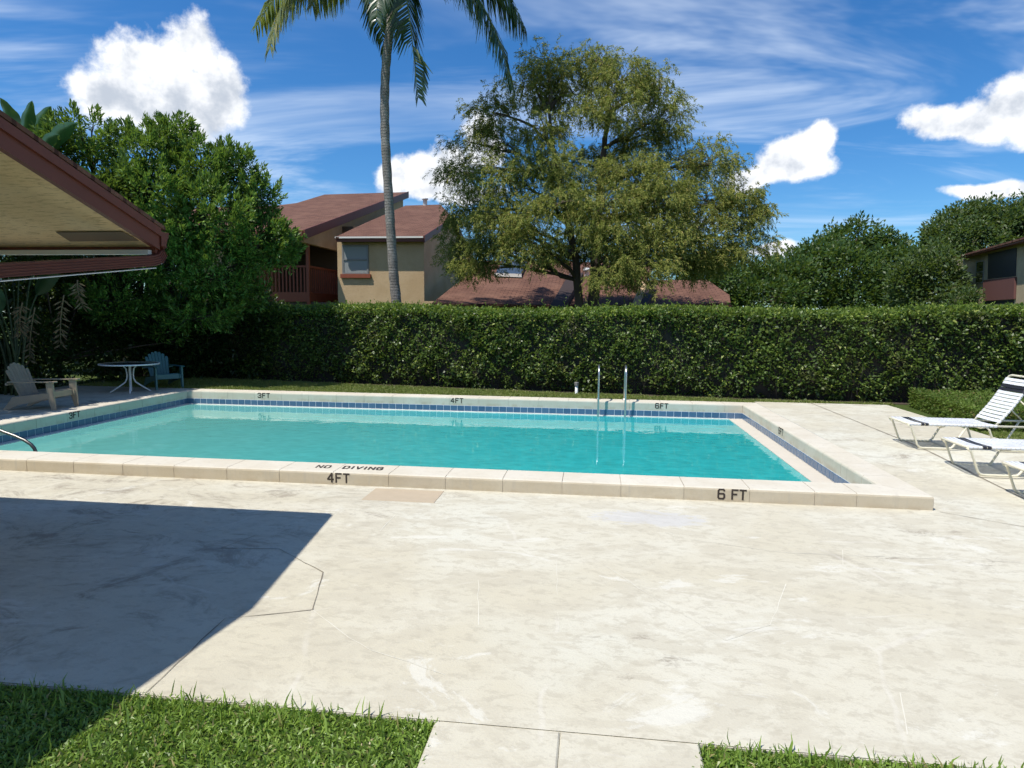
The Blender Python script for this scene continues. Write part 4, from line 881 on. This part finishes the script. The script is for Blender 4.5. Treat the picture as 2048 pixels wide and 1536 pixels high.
rad = .142+.05*np.exp(-fine*14)-.025*fine+.007*np.sin(fine*290)
b.tube(tp2, list(rad), 16); pput(b, 'trunk', 'palm_bark')
crown = at(796, -92, 19)
def frond(tip, ctrl, m, ll=.80, n=64, droop=.9, spread=.6):
    n = int(n*1.35)
    path = bezier(crown+RNG.normal(0, .08, 3), ctrl, tip, 26); tn = unit(np.gradient(path, axis=0))
    b = MB(); b.tube(path, list(np.linspace(.035, .008, 26)), 6); rr = pput(b, 'frond', 'rachis')
    V = []
    for s in (-1, 1):
        tpar = np.linspace(.16, 1.0, n)+RNG.normal(0, .003, n); tpar = np.clip(tpar, 0, 1)
        Pp = np.stack([np.interp(tpar*25, np.arange(26), path[:, i]) for i in range(3)], 1); Tt = unit(np.stack([np.interp(tpar*25, np.arange(26), tn[:, i]) for i in range(3)], 1))
        side = unit(np.cross(Tt, np.array([0, 0, 1.])+RNG.normal(0, .05, 3)))*s
        ln = ll*(.55+.45*np.sin(np.clip(tpar*1.05, 0, 1)*math.pi)**.7)*(1-.45*np.clip((tpar-.75)/.25, 0, 1))*RNG.uniform(.88, 1.08, n)
        dn = np.array([0, 0, -1.])
        d1 = unit(side*spread+Tt*.65+dn*.25+RNG.normal(0, .06, (n, 3))); d2 = unit(d1*.55+dn*droop+RNG.normal(0, .08, (n, 3)))
        wv = unit(np.cross(d1, np.cross(Tt, side)+RNG.normal(0, .2, (n, 3))))*.030
        p0 = Pp; p1 = Pp+d1*ln[:, None]*.45; p2 = p1+d2*ln[:, None]*.55
        V.append(np.stack([p0-wv*.5, p1-wv, p1+wv, p0+wv*.5, p2-wv*.12, p2+wv*.12], 1))
    V = np.concatenate(V); o = raw_obj('leaflets', quads_mesh('leaflets', V, m, 6, [[0, 1, 2, 3], [1, 4, 5, 2]])); o.parent = rr; tag(o, kind='stuff')
fr = lambda x, y, Y: at(x, y, Y)
frond(fr(540, 95, 18.0), fr(590, -165, 18.4), 'palm_leaf_gold', 1.6, 105, .75, 1.05)
frond(fr(512, 55, 18.8), fr(620, -150, 18.9), 'palm_leaf_gold', 1.45, 90, .8, .95)
frond(fr(625, 10, 19.3), fr(680, -150, 19.2), 'palm_leaf_gold', 1.5, 90, .8, .95)
frond(fr(768, 98, 20.2), fr(740, -110, 19.8), 'palm_leaf', 1.1, 60, 1.0, .9)
frond(fr(836, 195, 18.3), fr(812, -60, 18.3), 'palm_leaf', 1.1, 84, .55, 1.15)
frond(fr(1024, 178, 18.6), fr(960, -120, 18.7), 'palm_leaf', 1.65, 100, .8, 1.05)
frond(fr(1052, 62, 19.6), fr(985, -110, 19.4), 'palm_leaf', 1.4, 84, .85, .95)
frond(fr(752, 40, 17.6), fr(765, -160, 18.2), 'palm_leaf', 1.0, 60, .7, 1.0)
for tx, ty, tY in ((560, -330, 20), (700, -460, 18), (900, -450, 20), (1040, -300, 18.5), (1090, -160, 20.5), (480, -140, 20.5), (840, -420, 16.5), (820, -120, 22.5)):
    p = fr(tx, ty, tY); frond(p, (p+crown)/2+np.array([0, 0, 1.3]), 'palm_leaf', 1.15, 50)

# --- giant bird of paradise clumps at left
def paddle(base, mid, tip, L, wd, m='paddle_leaf', roll=0.0, cup=.25, par=None, aim=None):
    path = bezier(base, mid, tip, 9); b = MB(); b.tube(path, list(np.linspace(.03, .014, 9)), 6); pt = b.build('leaf_stalk', 'stalk'); pt.parent = par; pt.matrix_parent_inverse = Matrix.Translation(-Vector(par.location))
    d = unit(path[-1]-path[-2]) if aim is None else unit(aim); n = 13; tt = np.linspace(0, 1, n); side = unit(np.cross(d, np.array([math.sin(roll), math.cos(roll), .35]))); nn = np.cross(side, d)
    rib = np.array([path[-1]+d*L*t-np.array([0, 0, 1.])*.30*L*t**2.2 for t in tt]); wv = wd*np.sin(np.clip(tt**.72*.965+.035, 0, 1)*math.pi)**.9*.85
    vs = []; fs = []
    for i in range(n):
        for k, a in enumerate((-1, -.5, 0, .5, 1)): vs.append(rib[i]+side*wv[i]*.5*a+nn*abs(a)*wv[i]*cup*(.7+.2*math.sin(i*1.3+k)))
    for i in range(n-1):
        for k in range(4): fs.append([i*5+k, i*5+k+1, (i+1)*5+k+1, (i+1)*5+k])
    b = MB(); b.add(vs, fs, True); o = b.build('leaf', m); o.parent = par; o.matrix_parent_inverse = Matrix.Translation(-Vector(par.location)); return o
bp1 = empty('bird_of_paradise_plant', (-13.6, 14.2, .1), label='giant paddle-leaved plant rising above the cabana roof at far left', cat='plant')
c0 = np.array([-13.6, 14.2, 0.1])
for (bx, by, tx, ty, Y_, wd) in ((44, 285, 66, 176, 14.0, 34), (62, 290, 106, 190, 14.2, 38), (30, 290, -6, 165, 13.8, 46), (90, 300, 160, 232, 13.6, 34), (80, 300, 120, 262, 13.4, 26), (15, 300, -60, 215, 13.6, 50), (95, 300, 120, 330, 13.2, 24), (125, 320, 146, 352, 13.5, 22), (150, 340, 190, 362, 13.6, 20), (20, 285, 34, 205, 14.4, 40)):
    B_0 = at(bx, by, Y_); T_0 = at(tx, ty, Y_-.3); L_ = np.linalg.norm(T_0-B_0)
    bs = c0+np.array([RNG.normal(0, .2), RNG.normal(0, .2), 0]); up0 = B_0-unit(T_0-B_0)*.8
    paddle(bs, np.array([bs[0]*.3+up0[0]*.7, bs[1]*.3+up0[1]*.7, up0[2]*.75]), B_0, L_*1.08, wd/FPX*Y_*1.25, roll=.2, par=bp1, aim=T_0-B_0+np.array([0, 0, .25*L_]))
bp2 = empty('bird_of_paradise_plant', (-12.2, 12.4, .1), label='shaded paddle-leaved plant with dry hanging leaves beside the round table', cat='plant')
c1 = np.array([-12.2, 12.4, .1])
for k in range(13):
    a = RNG.uniform(0, 6.28); rr = RNG.uniform(.4, 1.0); hh_ = RNG.uniform(1.5, 3.2)
    tp_ = c1+np.array([math.cos(a)*rr-.2, math.sin(a)*rr, hh_]); paddle(c1+RNG.normal(0, .12, 3)*np.array([1, 1, 0]), c1+np.array([math.cos(a)*rr*.3, math.sin(a)*rr*.3, hh_*.75]), tp_, RNG.uniform(.9, 1.3), RNG.uniform(.38, .55), roll=a, par=bp2, m='paddle_leaf_dark')
def dry(x0, y0, x1, y1, Y_):
    A, B = at(x0, y0, Y_), at(x1, y1, Y_); b = MB(); path = bezier(A, (A+B)/2+np.array([-.08, 0, 0]), B, 10); b.tube(path, list(np.linspace(.014, .005, 10)), 5)
    for i in range(1, 10):
        for s in (-1, 1):
            for q in range(2):
                p = path[i]+RNG.normal(0, .01, 3); d = np.array([s*RNG.uniform(.08, .2), RNG.normal(0, .04), -RNG.uniform(.05, .16)]); w_ = np.array([0, .0, .018])
                b.add([p, p+d*.5-w_, p+d, p+d*.5+w_], [[0, 1, 2, 3]])
    o = b.build('dry_leaf', 'dry_leaf'); o.parent = bp2; o.matrix_parent_inverse = Matrix.Translation(-Vector(bp2.location))
dry(45, 605, 42, 668, 11.6); dry(70, 615, 60, 720, 11.7); dry(128, 590, 122, 690, 11.9); dry(155, 560, 165, 610, 12.1)

# --- grass
def grass(name, boxes, dens, L, wd, m, zf, lean=.5, stray=()):
    V = []
    for (xa, xb, ya, yb, n) in stray:            # taller stray blades along the slab edge
        x = RNG.uniform(xa, xb, n); y = RNG.uniform(ya, yb, n); P = np.stack([x, y, np.full(n, -.02)], 1); D = unit(np.stack([RNG.normal(0, .3, n), RNG.normal(.15, .3, n), np.ones(n)], 1)); ln = RNG.uniform(.05, .12, n)[:, None]; S = unit(np.cross(D, RNG.normal(size=(n, 3))))*.004
        p1 = P+D*ln*.6; p2 = p1+unit(D+RNG.normal(0, .3, (n, 3)))*ln*.4; V.append(np.stack([P-S, p1-S, p1+S, P+S, p2-S*.1, p2+S*.1], 1))
    for (xa, xb, ya, yb) in boxes:
        n = int((xb-xa)*(yb-ya)*dens); x = RNG.uniform(xa, xb, n); y = RNG.uniform(ya, yb, n); z = zf(x, y)
        P = np.stack([x, y, z], 1); D = np.stack([RNG.normal(0, lean, n), RNG.normal(0, lean, n), np.full(n, .8)], 1); D = unit(D)
        ln = L*RNG.uniform(.55, 1.35, n)*(1+.3*noise2(x*2, y*2)); S = unit(np.cross(D, RNG.normal(size=(n, 3))))*wd*.5
        p1 = P+D*ln[:, None]*.55; D2 = unit(D+np.array([0, 0, -.35])+RNG.normal(0, .3, (n, 3))); p2 = p1+D2*ln[:, None]*.45
        V.append(np.stack([P-S*.7, p1-S, p1+S, P+S*.7, p2-S*.15, p2+S*.15], 1))
    o = raw_obj(name, quads_mesh(name, np.concatenate(V), m, 6, [[0, 1, 2, 3], [1, 4, 5, 2]])); tag(o, kind='stuff'); return o
o = grass('grass', [(-4.6, -.72, 1.55, 2.84), (.53, 3.6, 1.7, 2.835), (-4.6, -.72, 2.74, 2.862), (.53, 3.6, 2.74, 2.862), (-.73, -.69, 1.6, 2.84), (.505, .545, 1.7, 2.84)], 7500, .038, .0095, 'grass_blade', lambda x, y: np.full_like(x, -.02), .75, [(-4.6, -.72, 2.70, 2.85, 260), (.53, 3.6, 2.70, 2.85, 240), (-4.6, -.72, 1.6, 2.7, 300)])
gg = o
tag(o, 'thick green lawn grass along the near edge of the deck', 'grass')
def band(x, y): return np.full_like(x, .125)
hb_ = []
for i in range(26):
    xa = -12.4+i*.72; yb = float(np.interp(xa+.36, HP[:, 0], HP[:, 1]))-.02; ya = YF+.005 if xa+.5 < XR else 14.41
    if yb > ya: hb_.append((xa, xa+.72, ya, yb))
o = grass('grass', hb_+[(6.2, 7.6, 9.4, 11.2)], 3200, .055, .009, 'far_grass_blade', band, .55)
tag(o, 'short sunlit grass strip between the far coping and hedge', 'grass')

# ================================================================== OBJECTS
# skimmer lid
b = MB(); b.box((-2.36, 6.37, -.01), (-1.585, 6.82, .005), .003)
tag(b.build('skimmer_lid', 'lid'), 'flat tan rectangular cover set in the deck near the 4FT mark', 'cover')
# ladder
ld = empty('pool_ladder', (.41, 14.0, HT), label='stainless steel pool ladder on the far coping', cat='ladder')
def lput(b, n, m, root):
    o = b.build(n, m); o.parent = root; o.matrix_parent_inverse = Matrix.Translation(-Vector(root.location)); return o
for xx in (.135, .695):
    th = np.linspace(0, math.pi, 14); yc, rr = 13.86, .235; zc = .70
    pts = [(xx, yc+rr, HT-.05), (xx, yc+rr, .4)]+[(xx, yc+rr*math.cos(a), zc+rr*math.sin(a)*.85) for a in th]+[(xx, yc-rr, .3), (xx, yc-rr+.01, -.3), (xx, yc-rr+.02, -1.25)]
    b = MB(); b.tube(pts, .021, 12); lput(b, 'rail', 'steel', ld)
    b = MB(); b.lathe([(.05, 0), (.05, .012), (.024, .03)], 14, (xx, yc+rr, HT)); lput(b, 'flange', 'steel', ld)
for z_ in (-.32, -.62, -.92):
    b = MB(); b.box((.155, 13.59, z_-.015), (.675, 13.68, z_+.015), .006); lput(b, 'step', 'white_metal', ld)
# entry handrail in the near left of the pool
hr = empty('pool_handrail', (-7.4, 7.6, -.2), label='dark grab rail curving into the pool at the left edge', cat='handrail')
hpts = [(-9.35, 7.62, .10), (-9.35, 7.62, .70), (-9.28, 7.62, .80), (-9.15, 7.62, .83)]+[tuple(at(x, y, 7.62)) for x, y in ((-60, 838), (0, 861), (30, 872), (50, 881), (62, 889), (69, 897), (73, 908))]+[(-7.24, 7.62, -.5), (-7.24, 7.62, -1.1)]
hp2 = np.array(hpts)
b = MB(); b.tube(hp2, .022, 12); lput(b, 'rail', 'dull_steel', hr)
# bollard light
bo = empty('garden_bollard', (-.36, 15.05, .13), label='small white garden bollard light with grey louvred head in the grass', cat='light')
b = MB(); b.lathe([(.035, -.05), (.035, .20), (.0, .201)], 14, (-.36, 15.05, .13)); lput(b, 'post', 'white_metal', bo)
for k in range(3):
    b = MB(); b.lathe([(.0, .012), (.052, .010), (.054, -.012), (.0, -.013)], 16, (-.36, 15.05, .345+k*.028)); lput(b, 'louvre', 'grey_plastic', bo)
# round table
tbx = np.array([-10.3, 13.36, .147-.007])
tbl = empty('patio_table', tuple(tbx), label='round patio table with dark glass top, white rim and splayed legs', cat='table')
b = MB(); zt_ = .64; b.lathe([(.575, zt_-.022), (.60, zt_-.022), (.606, zt_-.008), (.60, zt_+.006), (.575, zt_+.008)], 48, tuple(tbx)); lput(b, 'rim', 'white_metal', tbl)
b = MB(); b.lathe([(.0, zt_-.006), (.578, zt_-.006), (.578, zt_+.002), (.0, zt_+.002)], 48, tuple(tbx)); lput(b, 'top', 'dark_glass', tbl)
for k in range(4):
    a = math.radians(35+90*k); dx, dy = math.cos(a), math.sin(a)
    pts = [(.22, zt_-.024), (.13, zt_-.05), (.075, zt_-.12), (.06, zt_-.25), (.065, .30), (.10, .22), (.20, .14), (.40, .0)]
    b = MB(); b.tube([(tbx[0]+r*dx, tbx[1]+r*dy, tbx[2]+z) for r, z in pts], .016, 8); lput(b, 'leg', 'white_metal', tbl)
b = MB(); b.lathe([(.028, .02), (.028, zt_-.03)], 14, tuple(tbx)); lput(b, 'umbrella_sleeve', 'white_metal', tbl)

# adirondack chairs
def adirondack(loc, rz, m, label):
    root = empty('adirondack_chair', loc, rz, label=label, cat='chair', group='adirondack chairs on the shaded deck')
    root.scale = (.92, .92, .92)
    def P(b, n): o = b.build(n, m); o.parent = root; return o
    lean = math.radians(24); bx, bz = -.30, .26
    def bk(u, w_, t=0): return (bx-math.sin(lean)*u-math.cos(lean)*t, w_, bz+math.cos(lean)*u-math.sin(lean)*t)
    for k in range(7):
        wc = (k-3)*.080; top = .72-.14*(abs(k-3)/3.0)**2; w0, w1 = wc*.82, wc*1.0; hw_ = .036
        poly = [bk(0, w0-hw_*.85), bk(0, w0+hw_*.85), bk(top-.03, w1+hw_), bk(top-.012 if k != 3 else top, w1+hw_*.6), bk(top, w1), bk(top-.012 if k != 3 else top, w1-hw_*.6), bk(top-.03, w1-hw_)]
        n_ = np.array(bk(0, 0, .02))-np.array(bk(0, 0)); b = MB(); b.prism(poly, n_); P(b, 'back_slat')
    for k in range(5):
        xx = .30-k*.125; zz_ = .37-.022*k-.02*(k > 0); b = MB(); b.box((xx-.055, -.27, zz_-.012), (xx+.055, .27, zz_+.012), .005); P(b, 'seat_slat')
    b = MB(); b.box((.355, -.27, .25), (.38, .27, .37), .006); P(b, 'front_apron')
    for s in (-1, 1):
        ya, yb = (s*.29, s*.325) if s > 0 else (s*.325, s*.29)
        b = MB(); b.prism([(.40, ya, 0), (.47, ya, 0), (.45, ya, .30), (.44, ya, .555), (.30, ya, .555), (.31, ya, .30)], (0, yb-ya, 0)); P(b, 'front_leg')
        b = MB(); b.prism([(.42, ya*.9, .36), (.42, ya*.9, .26), (-.30, ya*.9, .10), (-.55, ya*.9, .0), (-.62, ya*.9, .0), (-.40, ya*.9, .26), (-.22, ya*.9, .28)], (0, .028*s, 0)); P(b, 'side_rail')
        y0_, y1_ = (s*.265, s*.36) if s > 0 else (s*.36, s*.265)
        b = MB(); b.prism([(.50, y0_, .562), (.53, (y0_+y1_)/2, .562), (.50, y1_, .562), (-.38, y1_, .545), (-.46, y1_-.03*s, .545), (-.46, y0_, .545)], (0, 0, .022)); P(b, 'armrest')
    b = MB(); b.box((-.50, -.36, .49), (-.455, .36, .535), .006); P(b, 'back_rail')
    return root
adirondack((-10.02, 10.74, .137), math.radians(4), 'tan_plastic', 'beige plastic slatted garden chair on the shaded deck at left')
adirondack((-10.15, 14.30, .137), math.radians(-38), 'teal_plastic', 'teal plastic slatted garden chair beside the round table')

# strapped chaise longues
STRAP_S, STRAP_B = 22, 13
def chaise(loc, label, rz=0.0):
    root = empty('chaise_longue', loc, rz, label=label, cat='lounge chair', group='white strapped loungers on the right deck')
    def P(b, n, m='cream_metal'): o = b.build(n, m); o.parent = root; return o
    r = .0145; w_ = .285; zs = .345
    rc = lambda x, z, a: [(x, -w_, z), (x, w_, z)]
    b = MB(); b.tube([(1.95, -w_, zs), (.06, -w_, zs), (.015, -w_+.012, zs+.005), (0, -w_+.05, zs+.008), (0, w_-.05, zs+.008), (.015, w_-.012, zs+.005), (.06, w_, zs), (1.95, w_, zs), (1.95, w_, zs)], r, 8); P(b, 'side_frame')
    b = MB(); b.tube([(1.95, -w_, zs), (1.95, w_, zs)], r, 8); P(b, 'head_bar')
    ang = math.radians(59); hx_, hz_ = 1.17, zs+.012
    bk = lambda u, y: (hx_+math.cos(ang)*u+.04*math.sin(u/.8*3.14), y, hz_+math.sin(ang)*u)
    wb_ = w_-.032
    pts = [bk(u, -wb_) for u in np.linspace(0, .70, 8)]+[bk(.755, -wb_+.03), bk(.77, -wb_+.08), bk(.77, wb_-.08), bk(.755, wb_-.03)]+[bk(u, wb_) for u in np.linspace(.70, 0, 8)]
    b = MB(); b.tube(pts, r, 8); P(b, 'back_frame')
    for s in (-1, 1):
        y = s*w_
        for xa, xb in ((.02, .80), (1.02, 1.80)):
            pp = [(xa, y, zs-.005), (xa+.05, y, zs-.05), (xa+.14, y, .06), (xa+.17, y, .022), (xa+.22, y, r), (xb-.26, y, r), (xb-.20, y, .022), (xb-.17, y, .05), (xb-.02, y, zs-.01)]
            b = MB(); b.tube(pp, r, 8); P(b, 'leg')
        b = MB(); b.tube([bk(.42, s*wb_), (1.80, s*(w_-.02), zs+.02)], .010, 6); P(b, 'back_brace')
    for xx in (.5, 1.02): b = MB(); b.tube([(xx, -w_, zs-.02), (xx+.02, -w_*.5, zs-.055), (xx+.02, w_*.5, zs-.055), (xx, w_, zs-.02)], .010, 6); P(b, 'cross_bar')
    # straps wrap round both side tubes
    sb = MB(); L_ = .0218; hw_ = w_+.018; q = .019
    for top, zo in ((True, q), ):
        n = 12; ys = np.linspace(-hw_+.01, hw_-.01, n); sag = -.010*(1-(ys/hw_)**2)
        prof = [(-hw_+.01, -q), (-hw_-.004, -q*.3), (-hw_-.002, q*.5)]+[(ys[i], q+sag[i]) for i in range(n)]+[(hw_+.002, q*.5), (hw_+.004, -q*.3), (hw_-.01, -q)]
        vs = [(-L_, y, z) for y, z in prof]+[(L_, y, z) for y, z in prof]; m_ = len(prof)
        sb.add(vs, [[i, i+1, m_+i+1, m_+i] for i in range(m_-1)], True)
    me_w = sb.mesh('strap', 'white_vinyl'); me_k = sb.mesh('strap_black', 'black_vinyl')
    for k in range(STRAP_S):
        o = raw_obj('strap', me_k if k in (3, 4) else me_w, root); o.location = (.055+k*.0515, 0, zs)
    for k in range(STRAP_B):
        u = .06+k*.053; p = bk(u, 0); o = raw_obj('strap', me_k if k in (9, 10) else me_w, root); o.location = (p[0], 0, p[2]); o.rotation_euler = (0, -ang-.0, 0); o.scale = (1, wb_/w_+.0, 1)
    return root
for (x_, y_, lb) in ((4.345, 9.83, 'white strapped lounger farthest from the camera, beside the low hedge'), (4.44, 8.55, 'middle white strapped lounger of the three on the right deck'), (4.52, 7.42, 'white strapped lounger nearest the camera, mostly cut off by the right edge')):
    chaise((x_, y_, zdeck(4.6, y_)+.002), lb)
# small white float left on the shaded deck
